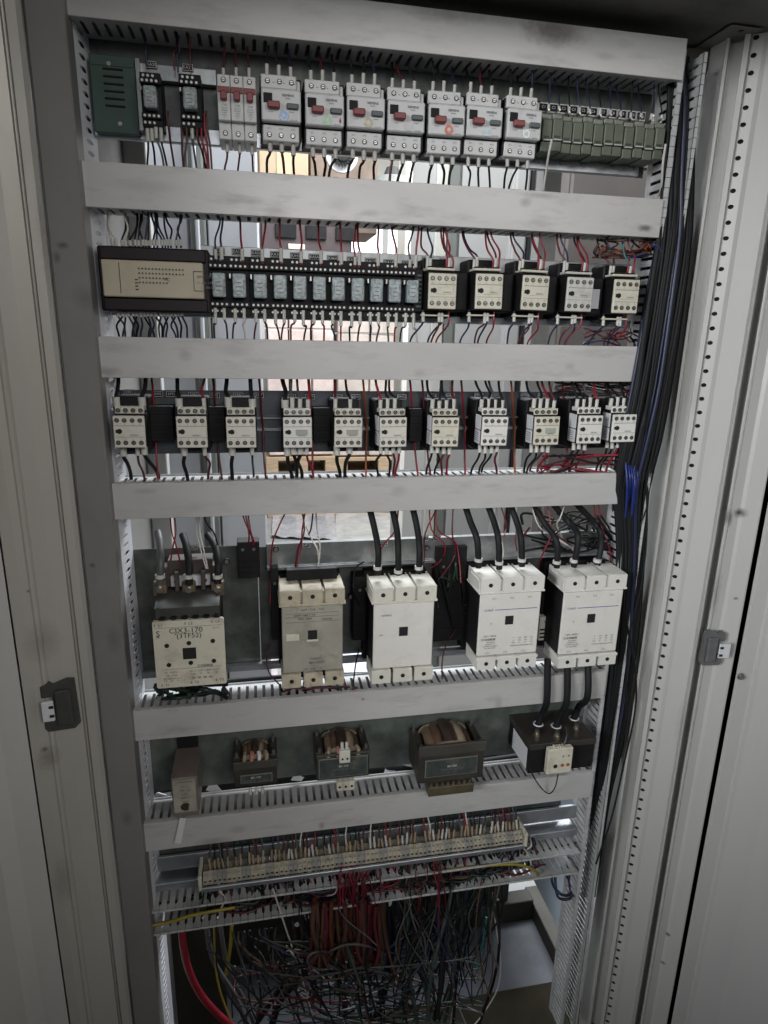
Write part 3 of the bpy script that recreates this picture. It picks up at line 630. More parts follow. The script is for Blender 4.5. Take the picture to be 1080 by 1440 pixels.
m = MB(); m.box(w_/2-.020, w_/2-.0085, -.0068, -.0061, h_*.64, h_*.65, ink_m, c=0).box(w_/2-.020, w_/2-.0085, -.0068, -.0061, h_*.34, h_*.35, ink_m, c=0).box(w_/2-.0204, w_/2-.0198, -.0068, -.0061, h_*.35, h_*.64, ink_m, c=0); m.build('expansion_hatch', t)
z2t, z2b = DUCTS[1][1], DUCTS[2][0]
pg = ['black', 'navy', 'black', 'navy', 'black']
cut = [160+i*6.2 for i in range(16)]
for i, x in enumerate([158, 163, 172, 176, 183, 190, 195, 201, 205, 209, 216, 221, 228, 232, 236, 240, 248, 254]):
    c = 'white' if i in (0, 1, 3) else pg[i % 5]
    wire_up(W(x, 344, .018), z2t, .0013, c, '%s wire rising from the controller, %s' % (c, which('one', i, 18)), 'wires above the beige controller', dx=jit(.009), sl=.006, bow=jit(.005))
for i, x in enumerate([166, 172, 176, 181, 187, 192, 198, 203, 208, 213, 219, 226, 231, 236, 241, 246, 250, 256]):
    c = ['navy', 'black', 'navy'][i % 3]
    wire_dn(W(x, 440, .018), z2b, .0014, c, '%s wire hanging from the controller, %s' % (c, which('one', i, 18)), 'wires below the beige controller', dx=jit(.007), sl=.005, bow=jit(.006))
rx = [308, 336.5, 366, 394, 421.5, 449, 475.5, 503, 529.5, 555, 580]
zr0 = W(440, 446, .012).z; zr1 = W(440, 364, .012).z
KA = ['KA1', 'KA1A', 'KA2A', 'KA3A', 'KA4A', 'KA5A', 'KA6A', 'KA7A', 'KA13', 'KA14', 'KA16']
kx = [308, 334, 361, 388, 416, 442, 468, 496, 521, 547, 573]
base = None
for i, x in enumerate(rx):
    X = W(x, 400, .012).x; lab = which('small clear relay', i, 11)+' in the second row'
    if base is None: base = relay(X, zr0, .0288, zr1-zr0, lab, 'small clear relays in the second row'); t = base
    else: t = dup(base, (X, .012, zr0), lab)
    wn = 'leftmost' if i == 0 else 'rightmost' if i == 10 else NUM[i]+' from the left'
    plaque(kx[i], 352+i*1.9 if i else 353, KA[i], 'black marker tag reading %s above the small relays' % KA[i], Y=.056, wd=.0158)
    c = 'navy' if i in (0,) else 'red'
    wire_up(Vector((X+.004+jit(.002), .018, zr1-.004)), z2t, .0015, c, '%s wire rising from the small relay that is %s' % (c, wn), 'wires above the small relays', dx=jit(.004), sl=.015)
    if i in (0, 7, 10):
        c = 'navy' if i != 7 else 'red'
        wire_up(Vector((X-.003, .018, zr1-.004)), z2t, .0013, c, 'second %s wire rising from the small relay that is %s' % (c, wn), 'wires above the small relays', dx=.006, bow=-.004, sl=.010)
    for k, dx in enumerate((-.007, .005)):
        c = [('navy', 'navy'), ('black', 'white'), ('maroon', 'navy'), ('black', 'maroon'), ('red', 'black'), ('black', 'red'), ('navy', 'red'), ('black', 'maroon'), ('navy', 'maroon'), ('grey', 'red'), ('navy', 'white')][i][k]
        wire_dn(Vector((X+dx, .018, zr0+.008)), z2b, .0014, c, '%s wire under the %s side of the small relay %s' % ({'maroon': 'dark red'}.get(c, c), ['left', 'right'][k], wn), 'wires below the small relays', dx=jit(.005), sl=.017, bow=jit(.003))

# ---- small contactors (rows 2 and 3) ----------------------------------------
VAR_A = mat('contactor_greyed_plastic', (0.52, 0.51, 0.47), 0.45, var=0.1, scale=50, dirt=(0.18, 0.15, 0.12), damt=0.6, dscale=45)
VAR_B = mat('contactor_aged_plastic', (0.58, 0.55, 0.45), 0.45, var=0.08, scale=40, dirt=(0.20, 0.16, 0.1), damt=0.5, dscale=50)
def contactor(cx, zb, label, group, kind, Y=-.015, face_m=cream_m):
    t = thing('contactor', label, 'contactor', (cx, Y, zb), group)
    t.rotation_euler = (jit(.012), jit(.012), jit(.035)); face_m = rnd.choice([face_m, face_m, VAR_A, VAR_B])
    w_ = .0405; h = w_/2; H = .0435 if kind == 3 else .0475
    D = .078
    m = MB(); m.box(-h+.001, h-.001, .0046, D, -.001, H+.001, black_m, c=.001); m.box(-h-.0005, h+.0005, .035, D, -.012, H+.022, black_m, c=.002)
    m.box(-h+.001, h-.001, .012, D, H+.001, H+.006, black_m); m.build('body', t)
    m = MB(); m.box(-h, h, 0, .0045, 0, H, face_m, c=.0009)
    m.box(-h+.002, h-.001, -.0003, 0, H*.685, H*.70, inkg_m, c=0).box(-h+.002, h-.001, -.0003, 0, H*.335, H*.345, inkg_m, c=0)
    m.build('front_plate', t)
    m = MB(); m.cyl((-h*.62, -.0002, H*.52), .0034, -.0009, 'y', hole_m, 12).box(-h*.86, -h*.52, -.0012, -.0003, H*.47, H*.57, hole_m, c=.0004); m.build('actuator_window', t)
    screws_at(t, [(x*h, 0, z) for z in (H*.86, H*.16) for x in (-.75, -.27, .23, .72)])
    if kind == 2:
        m = MB(); m.box(-.009, h-.005, -.0008, 0, H*.42, H*.62, face_m, c=.0004); m.build('name_window', t)
        m = MB(); m.box(-h-.001, h-.001, .006, .03, H+.0045, H+.0078, face_m, c=.0008)
        for k in range(4): m.box((-.75+.49*k)*h-.003, (-.75+.49*k)*h+.003, .012, .03, H+.0079, H+.0105, black_m)
        m.build('terminal_cover', t)
        m = MB(); m.box(-h-.006, h-.004, .016, .020, -.0095, -.0072, face_m, c=.0006); m.build('lower_terminal_bar', t)
    else:
        m = MB(); m.box(-h+.0015, h-.0015, .010, .03, H+.0015, H+.0115, face_m, c=.0008)
        for k in range(4): m.box((-.72+.48*k)*h+.0038, (-.72+.48*k)*h+.0048, .0088, .010, H+.002, H+.0115, face_m, c=.0003)
        m.build('terminal_cover', t)
        screws_at(t, [((-.72+.48*k)*h, .0097, H+.0062) for k in range(4)])
        m = MB(); m.box(-h+.003, h-.003, .018, .034, H+.0115, H+.024, black_m, c=.001); m.build('coil_block', t)
    m = MB(); m.text('SIEMENS', .006, -.0011, H*.47 if kind == 2 else H*.40, .0030, inkg_m)
    for k in range(4):
        m.text(['1', '3', '5', '13'][k], (-.75+.49*k)*h, -.0004, H*.735, .0026, inkg_m); m.text(['2', '4', '6', '14'][k], (-.75+.49*k)*h, -.0004, H*.28, .0026, inkg_m)
    m.build('lettering', t)
    return t
def side_label(t, h=.0405/2):
    m = MB(); m.box(-h-.0006, -h+.0011, .010, .032, .001, .021, paper_m, c=.0002).box(-h-.0006, -h+.0011, .010, .032, .0225, .044, paper_m, c=.0002)
    for k in range(5): m.box(-h-.0008, -h-.0007, .013, .029, .005+k*.003, .006+k*.003, inkg_m, c=0)
    m.build('side_sticker', t)
C2 = [(603, 640, 434), (669, 705, 434), (732, 770, 435.5), (795, 831, 437.5), (861, 895, 440)]
SM = ['SM21', 'SM22', 'SM23', 'SM24', 'SM25', 'SM26']
z2w = DUCTS[2][0]
con2 = []
ptxt = ['beside the small relays', 'with a wide black gap on both sides', 'in the middle of its row', 'with a yellowish name window', 'with a pale sticker in the black gap beside it']
for i, (x0, x1, yb) in enumerate(C2):
    a, b = W(x0, yb, -.015), W(x1, yb, -.015); cx = (a.x+b.x)/2
    lab = which('second-row white contactor', i, 5)+', '+ptxt[i]
    fm = clean_m if i in (1, 4) else cream_m
    t = contactor(cx, a.z, lab, 'white contactors in the second row', 2, face_m=fm); con2.append(t)
    # auxiliary switch block standing left of every contactor
    u = thing('auxiliary_block', 'black auxiliary block on the left of the %s' % which('second-row contactor', i, 5), 'auxiliary block', (cx-.0375, .01, a.z-.004), 'black auxiliary blocks beside the second-row contactors')
    if i: 
        MB().box(-.0145, .014, 0, .05, 0, .056, black_m, c=.003).build('casing', u)
        m = MB()
        for k in range(7): m.box(-.009, -.001, -.0022, .0005, .008+k*.006, .011+k*.006, black_m, c=.0006)
        m.build('rib', u)
        if i == 4: MB().box(-.009, .006, -.0035, -.0023, .010, .038, paper_m, c=.0002).build('sticker', u)
    else:
        u.location = (cx-.0275, .012, a.z-.004); MB().box(-.0065, .0055, 0, .05, 0, .058, black_m, c=.001).build('casing', u)
        for k in range(8): MB().box(-.004, .003, -.0018, -.0001, .006+k*.006, .009+k*.006, dgrey_m, c=.0006).build('rib', u)
    wn = 'leftmost' if i == 0 else 'rightmost' if i == 4 else NUM[i]+' from the left'
    for k, (dx, c) in enumerate(((-.018, 'maroon'), (-.014, 'navy'), (.010, 'red'), (.014, 'maroon'), (.019, 'red'))):
        if i == 4 and k == 3: c = 'teal'
        wire_up(Vector((cx+dx, .006, a.z+.0555)), z2t, .0014, c, '%s wire rising from the second-row contactor %s, strand %s' % ({'maroon': 'dark red'}.get(c, c), wn, NUM[k]), 'wires above the second-row contactors', dx=-.006+jit(.006), sl=.014, bow=jit(.006), sleeve=k in (0, 1, 3))
    for k, (dx, c) in enumerate(((-.022, 'navy'), (.002, 'maroon'), (.006, 'navy'), (.016, 'red'))):
        wire_dn(Vector((cx+dx, .004, a.z-.006)), z2w, .0014, c, '%s wire hanging from the second-row contactor %s, strand %s' % ({'maroon': 'dark red'}.get(c, c), wn, NUM[k]), 'wires below the second-row contactors', dx=-.006+jit(.007), sl=.012, bow=jit(.005), sleeve=k != 3)
for x, y, s_ in ((601, 366, 'SM0'), (626, 367, 'SM21'), (686, 371, 'SM22'), (746, 374, 'SM23'), (803, 378, 'SM24'), (843, 379, 'SM25'), (864, 381, 'SM26')):
    plaque(x, y, s_, 'black marker tag reading %s above the second-row contactors' % s_, Y=.056, wd=.0158)
C3 = [(162, 205, 630), (251, 291, 630), (321, 359, 630), (401, 437, 630), (472, 507.5, 629.5), (535, 570.5, 629), (608.5, 642.5, 628.5), (677, 711.5, 627), (750, 785, 626), (811, 845, 624), (859, 892, 622)]
z3t, z3b = DUCTS[2][1], DUCTS[3][0]
for i, (x0, x1, yb) in enumerate(C3):
    a, b = W(x0, yb, -.015), W(x1, yb, -.015); cx = (a.x+b.x)/2
    lab = 'white contactor in the third row, '+('leftmost' if i == 0 else 'rightmost' if i == 10 else 'in the middle of the row' if i == 5 else '%s from the %s' % ((NUM[i], 'left') if i < 5 else (NUM[10-i], 'right')))
    t = contactor(cx, a.z, lab, 'white contactors in the third row', 3, face_m=[cream_m, old_m, cream_m, clean_m, cream_m, cream_m, cream_m, clean_m, cream_m, clean_m, clean_m][i] if i != 1 else cream_m)
    if i in (3, 4, 8): MB().box(-.003, .014, -.0006, 0, .018, .026, mat('name_window_grey', (.33, .35, .32), .3, var=.1), c=.0003).build('name_window', t)
    if i >= 5: side_label(t)
    wn = lab.split('row, ')[1]
    cs = [('black', 'black', None, None), ('black', None, None, 'red'), ('black', None, None, 'black'), ('black', 'grey', 'grey', 'red'), ('maroon', None, 'black', None), ('red', 'black', 'black', None),
          ('black', 'black', 'navy', 'maroon'), ('black', 'black', 'grey', 'black'), ('black', 'black', 'red', 'maroon'), ('black', 'black', 'grey', 'red'), ('black', 'black', 'black', 'maroon')][i]
    for k, c in enumerate(cs):
        if not c: continue
        if i < 3 and k == 1: k = 3
        r = .0031 if (i < 4 and c == 'black') else .0019
        wire_up(Vector((cx+(-.0165, -.006, .005, .0165)[k], .004, a.z+.056)), z3t, r, c, '%s wire rising from the third-row contactor %s, terminal %s' % ({'maroon': 'dark red'}.get(c, c), wn.replace('in the middle of the row', 'sixth from the left'), NUM[k]), 'wires above the third-row contactors', dx=jit(.004), sl=.012, bow=jit(.004))
    cs = [('black', None, 'maroon', 'black'), ('black', None, None, 'maroon'), ('black', None, None, 'navy'), ('black', 'black', 'black', 'red'), ('black', None, 'black', None), ('black', 'black', 'maroon', 'red'),
          ('black', 'black', 'maroon', 'red'), ('black', 'black', 'black', 'maroon'), ('black', 'black', 'maroon', 'red'), ('black', 'black', 'maroon', None), ('black', 'black', 'red', None)][i]
    for k, c in enumerate(cs):
        if not c: continue
        r = .0028 if (i < 5 and c == 'black') else .0018
        wire_dn(Vector((cx+(-.014, -.005, .005, .014)[k], .006, a.z-.003)), z3b, r, c, '%s wire hanging from the third-row contactor %s, terminal %s' % ({'maroon': 'dark red'}.get(c, c), wn.replace('in the middle of the row', 'sixth from the left'), NUM[k]), 'wires below the third-row contactors', dx=.003+jit(.008), sl=.011, bow=jit(.005))
for k, (x, c, dx) in enumerate(((217, 'red', 0), (303, 'maroon', .004), (368, 'maroon', 0), (438, 'red', -.004), (514, 'orange', -.006), (580, 'red', .003), (597, 'maroon', .004), (652, 'red', -.004), (722, 'orange', -.004), (794, 'red', .002))):
    o = wire([W(x-4, 530, .03), W(x-2, 552, .04), W(x, 585, .045), W(x+2, 600, .05), W(x+3+dx*400, 640, .035), W(x+6+dx*900, 675, .03)], .0016, c, '%s wire passing behind between two third-row contactors, %s' % ({'maroon': 'dark red'}.get(c, c), which('one', k, 10)), 'loose wires between the third-row contactors')
for k, (x, y) in enumerate(((182, 552), (222, 554), (241, 554), (272, 555), (302, 556), (335, 556), (364, 556), (409, 558), (436, 558), (475, 558), (500, 558), (538, 558), (565, 558), (607, 557), (633, 557), (673, 556), (697, 556), (738, 556), (762, 556), (802, 556), (834, 556))):
    plaque(x, y, 'KM%d' % (k+1), 'black marker tag reading KM%d above the third row' % (k+1), Y=.0610, wd=.0158)
for k, (x0, x1) in enumerate(((208, 246), (294, 318), (440, 468), (574, 592))):     # spare dark relay bases between the contactors
    a, b = W(x0, 620, .035), W(x1, 620, .035)
    t = thing('spare_base', '%s empty black relay base between third-row contactors' % ['leftmost', 'second from left', 'third from left', 'rightmost'][k], 'relay base', ((a.x+b.x)/2, .03, a.z), 'empty black bases in the third row')
    h = (b.x-a.x)/2; MB().box(-h, h, 0, .03, 0, .050, black_m, c=.001).build('casing', t)
    for q in range(4): MB().box(-h+.001, h-.001, -.0015, -.0001, .006+q*.011, .010+q*.011, black_m, c=.0005).build('rib', t)
#@@DEV2
# ---- row 4: large contactors -------------------------------------------------
def big_contactor(px, label, kind, Y, face_m, block_m, tower_back, gap_slots=True):
    (x0, x1, yt, yb) = px; a, b = W(x0, yt, Y), W(x1, yb, Y); cx = (a.x+b.x)/2; w_ = b.x-a.x; zb_ = b.z; H = a.z-b.z; h = w_/2
    t = thing('large_contactor', label, 'contactor', (cx, Y, zb_), 'large power contactors'); D = .062-Y
    m = MB(); m.box(-h+.002, h-.002, .0052, D, -.004, H+.004, black_m, c=.001); m.box(-h+.001, h-.001, .012, D, -.016, H+.020, black_m, c=.001); m.box(-h-.004, h+.004, D-.02, D, -.02, H+.028, black_m, c=.001)
    m.build('body', t)
    m = MB(); m.box(-h, h, 0, .005, 0, H, face_m, c=.0014); m.build('front_plate', t)
    return t, cx, w_, zb_, H, h, D
def towers(t, h, z0, hz, y0, y1, m_, split, name):
    g = .0022; n = 3; pw = (2*h)/3
    for k in range(3):
        xa_, xb_ = -h+k*pw+g, -h+(k+1)*pw-g
        m = MB(); m.prism([(y0, z0), (y0, z0+hz), (y0+.002, z0+hz+.001), (y1-.010, z0+hz+.0012), (y1-.010, z0+hz-.006), (y1, z0+hz-.006), (y1, z0)][::-1], xa_, xb_, 'x', m_)
        for xx in (xa_, xb_-.002): m.box(xx, xx+.002, y1-.0102, y1, z0+hz-.007, z0+hz+.0012, m_, c=.0003)
        o = m.build(name, t)
        MB().cyl((0, 0, 0), .0034, -.0006, 'y', hole_m, 14).build('screw_hole', o, ((xa_+xb_)/2, y0-.0001, z0+hz*.52))
    if not split:
        m = MB(); m.box(-h, h, y0-.0006, y1, z0-.0035, z0-.0001, m_, c=.0006).box(-h+.001, h-.001, y0+.004, y1-.012, z0, z0+hz-.004, m_, c=.0005); m.build('terminal_base', t)
BIG = [((396, 482, 855, 941), 'grimy contactor with a yellowed nameplate and a black bar across its top', -.028, grimy_m, dirty_m),
       ((526, 607, 851, 935), 'white contactor with a blank faded face, middle of the large row', -.03, clean_m, cream_m),
       ((676, 754, 837, 917), 'white contactor with a blue line, second from the right in the large row', -.03, clean_m, clean_m),
       ((794, 866, 834, 915), 'rightmost large white contactor, three black cables leaving its bottom', -.03, clean_m, clean_m)]
bigs = []
CN = ['交流接触器']
for i, (px, lab, Y, fm, bm) in enumerate(BIG):
    t, cx, w_, zb_, H, h, D = big_contactor(px, lab, i, Y, fm, bm, .05)
    bigs.append((t, cx, zb_, H, h))
    towers(t, h+.004, H+.0055, .022, -.003, .060, bm, False, 'upper_terminal')
    if i < 2: towers(t, h+.004, -.0245, .022, -.003, .050, bm, True, 'lower_terminal')
    else:
        towers(t, h+.002, -.0235, .0205, -.003, .055, bm, True, 'lower_terminal')
        MB().box(-h-.002, h+.002, -.0034, .050, -.0072, -.0028, bm, c=.0006).build('lower_lip', t)
    m = MB(); m.box(-.0075, .0065, -.0008, 0, H*.50, H*.64, hole_m, c=.0004); m.build('indicator_window', t)
    l = MB(); e = -.0005
    if i == 0:
        m = MB(); m.box(-h+.006, -h+.026, -.0012, 0, H*.50, H*.60, old_m, c=.0004); m.build('coil_sticker', t)
        MB().box(-.0095, .0085, -.0006, 0, H*.47, H*.50, old_m, c=.0003).build('window_frame', t)
        l.text('2/T1    4/T2    6/T3', 0, e, H*.955, .0044, ink_m, flip=True); l.text('AC-3 380V 63kW', -.012, e, H*.875, .0044, ink_m, flip=True)
        l.text('690V  140A', -.012, e, H*.82, .0044, ink_m, flip=True); l.text('GB14048.4', .022, e, H*.80, .0036, ink_m, flip=True)
        l.text('CJX3-140', .006, e, H*.145, .0062, ink_m, flip=True); l.text('(3TF51)', .004, e, H*.205, .0052, ink_m, flip=True)
        l.text('1/L1    3/L2    5/L3', 0, e, H*.045, .0040, ink_m, flip=True)
        for zz in (.90, .845, .77): l.box(-h+.006, h-.006, e, -.0001, H*zz, H*zz+.0003, ink_m, c=0)
    elif i == 1:
        l.text('SIEMENS', -h+.020, e, H*.83, .0044, inkg_m); l.text('NO', -h+.012, e, H*.53, .0035, ink_m)
        m = MB(); m.box(.018, h-.006, -.0008, 0, H*.50, H*.62, clean_m, c=.0004); m.build('name_window', t)
    else:
        l.box(-h+.026, h-.006, e, -.0001, H*.742, H*.752, inkb_m, c=0); l.text('CHNT', -h+.0155, e, H*.745, .0056, inkb_m)
        for k, s_ in enumerate(('1/L1', '3/L2', '5/L3')): l.text(s_, (-.55+.58*k)*h, e, H*.93, .0042, inkg_m)
        for k, s_ in enumerate(('2/T1', '4/T2', '6/T3')): l.text(s_, (-.66+.60*k)*h, e, H*.045, .0042, inkg_m)
        l.text('CJX1-140/22', -h*.62, e, H*.325, .0042, ink_m); l.text(CN[0], -h*.66, e, H*.268, .0050, ink_m)
        for k in range(4): l.text(['GB14048.4', 'IEC60947-4-1', 'Ui:1000V Uimp:8kV', 'Ith:160A 50Hz'][k], -h*.58, e, H*(.225-k*.033), .0032, inkg_m)
        for r in range(3):
            for c in range(4): l.text([['V', '220', '380', '660'], ['A', '140', '140', '110'], ['kW', '41', '75', '100']][r][c], (.18+.2*c)*h, e, H*(.27-r*.04), .0034, inkg_m)
        l.text('MAKEANDCARRYFORSHORTTIME', h*.47, e, H*.142, .0026, ink_m); l.text('0', -h*.60, e, H*.53, .0040, ink_m)
    l.build('lettering', t)
# black bar on the grimy one
a, b = W(399, 800, .01), W(475, 800, .01)
MB().box(-.037, .042, .036, .05, BIG[0][0][3]*0+bigs[0][3]+.026, bigs[0][3]+.046, black_m, c=.001).build('top_cover', bigs[0][0])
# CJX3-170
Y = -.035; a, b = W(213.5, 875, Y), W(319, 962, Y); cx = (a.x+b.x)/2; w_ = b.x-a.x; zb_ = W(266, 965, Y).z; H = W(266, 872, Y).z-zb_; h = w_/2; D = .062-Y
ub_m = mat('brown_terminal_block', (.07, .055, .045), .55, var=.4, scale=50, dirt=(.16, .10, .06), damt=.6, dscale=60)
t = thing('large_contactor', 'dark contactor with a square cream faceplate reading CJX3-170 (3TF52), leftmost large one', 'contactor', (cx, Y, zb_), 'large power contactors')
m = MB(); m.box(-h+.003, h-.006, .0062, D, -.003, H-.004, black_m, c=.001)
gb = mat('sooty_grey_plastic', (.045, .045, .042), .5, var=.3, scale=25, dirt=(.1, .07, .05), damt=.5)
m.box(-h+.003, h-.006, .010, D, H-.004, H+.016, gb, c=.0015)
m.prism([(.010, H+.0162), (.052, H+.027), (D, H+.027), (D, H+.0165)], -h+.003, h-.006, 'x', gb)
m.build('body', t)
MB().box(-h+.002, h-.004, .062, D-.003, H+.0275, H+.060, ub_m, c=.002).build('upper_block', t)
for k in range(2): MB().box(-h*.42+k*h*.76, -h*.30+k*h*.76, .044, .0615, H+.0275, H+.058, ub_m, c=.001).build('phase_barrier', t)
for k in range(6): MB().box(-h+.010+k*.0155, -h+.018+k*.0155, .0015, .0098, H+.0005, H+.004, black_m, c=.0008).build('vent_rib', t)
m = MB(); m.prism([(-h+.002, 0), (h-.002, 0), (h, .002), (h, H-.002), (h-.002, H), (-h+.002, H), (-h, H-.002), (-h, .002)], 0, .006, 'y', old_m); m.build('front_plate', t)
MB().box(-.0105, .0085, -.0008, .0001, H*.42, H*.59, hole_m, c=.0004).build('indicator_window', t)
for x, z in ((-.64, .64), (-.02, .66), (.66, .67), (-.62, .35), (0, .36), (.66, .365)): MB().cyl((0, 0, 0), .0034, -.0006, 'y', hole_m, 14).build('screw_hole', t, (x*h, -.0001, z*H))
l = MB(); e = -.0006
l.text('CJX3-170', -.004, e, H*.852, .0118, ink_m, sx=1.02); l.text('(3TF52)', 0, e, H*.772, .0112, ink_m)
l.text('1  L1', -h*.84, e, H*.945, .0062, ink_m); l.text('3  L2', .0, e, H*.955, .0062, ink_m); l.text('5  L3', h*.76, e, H*.962, .0062, ink_m)
l.text('2  T1', -h*.76, e, H*.042, .0058, ink_m); l.text('4  T2', .004, e, H*.055, .0058, ink_m); l.text('6  T3', h*.80, e, H*.068, .0058, ink_m)
l.text('S', -h*.86, e, H*.82, .013, ink_m); l.text('x', -h*.86, e, H*.79, .010, ink_m); l.text('CCC', h*.78, e, H*.865, .0045, inkg_m)
l.box(-h+.003, h-.003, e, -.0001, H*.905, H*.908, inkg_m, c=0); l.box(-h+.010, h-.006, e, -.0001, H*.28, H*.283, inkg_m, c=0)
for k in range(3): l.text(['Ui  1000V~', 'Ith 170A', 'IEC60947-4-1'][k], -h*.55, e, H*(.235-k*.048), .0044, inkg_m)
for k in range(4): l.text(['AC-3', '220V', '380V', '660V'][k], h*(.05+.22*k), e, H*.235, .0042, inkg_m); l.text(['kW', '55', '90', '132'][k], h*(.05+.22*k), e, H*.19, .0042, inkg_m)
for k in range(4): l.text('90', h*(.06+.16*k), e, H*.125, .0052, ink_m)
l.text('交流接触器', h*.40, e, H*.305, .0046, ink_m)
for k in range(4): l.text(['13', '21', '~', '='][k], -h*(.75-.18*k), e, H*.105, .0052, inkg_m)
l.build('lettering', t)
l = MB(); c1t = t
for k, x in enumerate((224, 265, 306)):
    P = W(x, 830, .005); q = P-Vector(t.location)
    m = MB(); m.box(q.x-.010, q.x+.010, q.y+.006, q.y+.02, q.z-.012, q.z+.010, mat('rusty_lug', (.22, .17, .13), .45, metal=.5, var=.4, scale=80, dirt=(.12, .05, .03), damt=.7, dscale=60), c=.0015); m.build('terminal_lug', t)
    MB().cyl((q.x, q.y+.006, q.z), .0062, -.004, 'y', brass_m, 6, smooth=False).cyl((q.x, q.y+.002, q.z), .0042, -.003, 'y', screw_m, 14).build('terminal_bolt', t)
P = W(268, 817, .02)-Vector(t.location)
MB().box(P.x-.029, P.x+.029, P.y, P.y+.02, P.z-.0085, P.z+.0085, paper_m, c=.001).build('auxiliary_terminal', t)
for dx in (-.021, .021): MB().cyl((P.x+dx, P.y-.0001, P.z), .0032, -.0006, 'y', hole_m, 12).build('screw_hole', t)
MB().box(P.x-.033, P.x+.033, P.y+.006, P.y+.035, P.z+.009, P.z+.032, mat('brown_soot_block', (.06, .045, .04), .5, var=.3), c=.001).build('coil_block', t)
zd4 = DUCTS[3][1]
def cable(pts, label, group, r=.0052, col='black', rings=(), name='power_cable'):
    o = MB().tube(pts, r, WM[col], n=10, sub=5).build(name); tag(o, label, 'cable', group)
    for p, d in rings: MB().cyl(Vector(p)-Vector(d)*.003, r*1.28, .0055, d, sleeve_m, 14).build('ferrule_ring', o)
    return o
for k, (x, pts) in enumerate(((225, [(222, 748, .05), (225, 765, .03), (226, 790, .004), (225, 822, .0)]), (265, [(257, 752, .05), (262, 768, .03), (266, 795, .004), (266, 822, .0)]), (306, [(292, 752, .055), (303, 770, .03), (307, 795, .004), (306, 820, .0)]))):
    Q = [W(*p) for p in pts]
    cable(Q, 'thick grey-black cable bolted to the %s lug of the CJX3-170 contactor' % ['left', 'middle', 'right'][k], 'thick cables on the CJX3-170 contactor', r=.0056, col='grey' if k == 0 else 'black', rings=[(W(x, 810, .0), (0, 0, 1))])
CB = [(1, [[(519, 712, .04), (527, 745, .02), (532, 775, .0), (531, 808, .0)], [(551, 712, .04), (558, 745, .02), (560, 775, .0), (560, 808, .0)], [(580, 712, .04), (587, 745, .02), (590, 775, .0), (589, 806, .0)]], (798, 803, 798)),
      (2, [[(653, 708, .04), (662, 735, .02), (671, 760, .0), (673, 798, .0)], [(685, 708, .04), (695, 735, .02), (701, 760, .0), (702, 800, .0)], [(716, 706, .04), (727, 735, .02), (733, 760, .0), (734, 796, .0)]], (787, 791, 787)),
      (3, [[(748, 708, .04), (765, 735, .03), (783, 762, .0), (783, 798, .0)], [(775, 706, .04), (800, 735, .03), (813, 755, .0), (807, 797, .0)], [(808, 706, .04), (838, 738, .04), (846, 760, .01), (840, 795, .0)]], (790, 788, 788))]
for bi, sets, ry in CB:
    nm = ['', 'blank-faced large contactor', 'left blue-line contactor', 'rightmost large contactor'][bi]
    for k, q in enumerate(sets):
        Q = [W(*p) for p in q]; rp = W(q[3][0], ry[k], .0)
        cable(Q, 'thick black cable entering the %s top terminal of the %s' % (['left', 'middle', 'right'][k], nm), 'thick black cables above the large contactors', rings=[(rp, (0, 0, 1))])
# loose wires over row 4
LW = [('red', [(238, 722), (241, 745), (246, 762), (252, 785), (253, 800)]), ('red', [(243, 722), (247, 745), (243, 770), (238, 800)]), ('red', [(336, 722), (345, 735), (354, 755), (356, 772)]), ('red', [(347, 722), (352, 745), (358, 765), (360, 785)]), ('maroon', [(342, 722), (350, 750), (348, 772)]),
      ('white', [(278, 722), (276, 745), (280, 765), (290, 800)]), ('white', [(279, 722), (281, 750), (288, 780), (292, 800)]), ('black', [(281, 722), (290, 735), (300, 748), (306, 765)]),
      ('red', [(410, 722), (393, 738), (383, 765), (381, 800), (380, 850)]), ('maroon', [(423, 722), (428, 745), (420, 770), (415, 800)]), ('red', [(432, 722), (425, 745), (424, 765), (417, 800)]), ('black', [(442, 722), (438, 740), (434, 752)]),
      ('white', [(444, 722), (446, 745), (450, 770), (447, 802)]), ('white', [(430, 740), (438, 758), (447, 775), (448, 802)]),
      ('red', [(562, 722), (556, 745), (540, 765), (528, 790)]), ('red', [(604, 722), (607, 745), (625, 765), (622, 785), (605, 800)]), ('red', [(613, 722), (616, 745), (640, 762), (646, 790), (648, 820)]), ('maroon', [(638, 722), (636, 750), (640, 780), (620, 812)]),
      ('white', [(698, 722), (703, 750), (708, 775), (703, 797)]), ('red', [(703, 722), (712, 738), (708, 755)]), ('red', [(730, 735), (725, 755), (727, 775)]), ('red', [(770, 722), (775, 750), (765, 775), (755, 800)]), ('white', [(798, 715), (788, 728), (783, 738), (790, 755)]), ('white', [(746, 722), (758, 740), (775, 752), (806, 772)]),
      ('maroon', [(755, 722), (775, 745), (800, 765), (806, 775)]), ('red', [(835, 715), (838, 740), (848, 765)]), ('red', [(841, 715), (846, 740), (858, 775), (858, 800)]), ('white', [(806, 745), (812, 755), (816, 765)]), ('maroon', [(620, 722), (598, 750), (596, 790), (578, 815)]),
      ('maroon', [(380, 905), (375, 925), (378, 945), (392, 962)]), ('black', [(505, 912), (500, 935), (497, 960)]), ('maroon', [(640, 885), (628, 905), (622, 930), (622, 955)]), ('black', [(512, 790), (500, 800), (497, 830), (505, 850)])]
LWN = {}
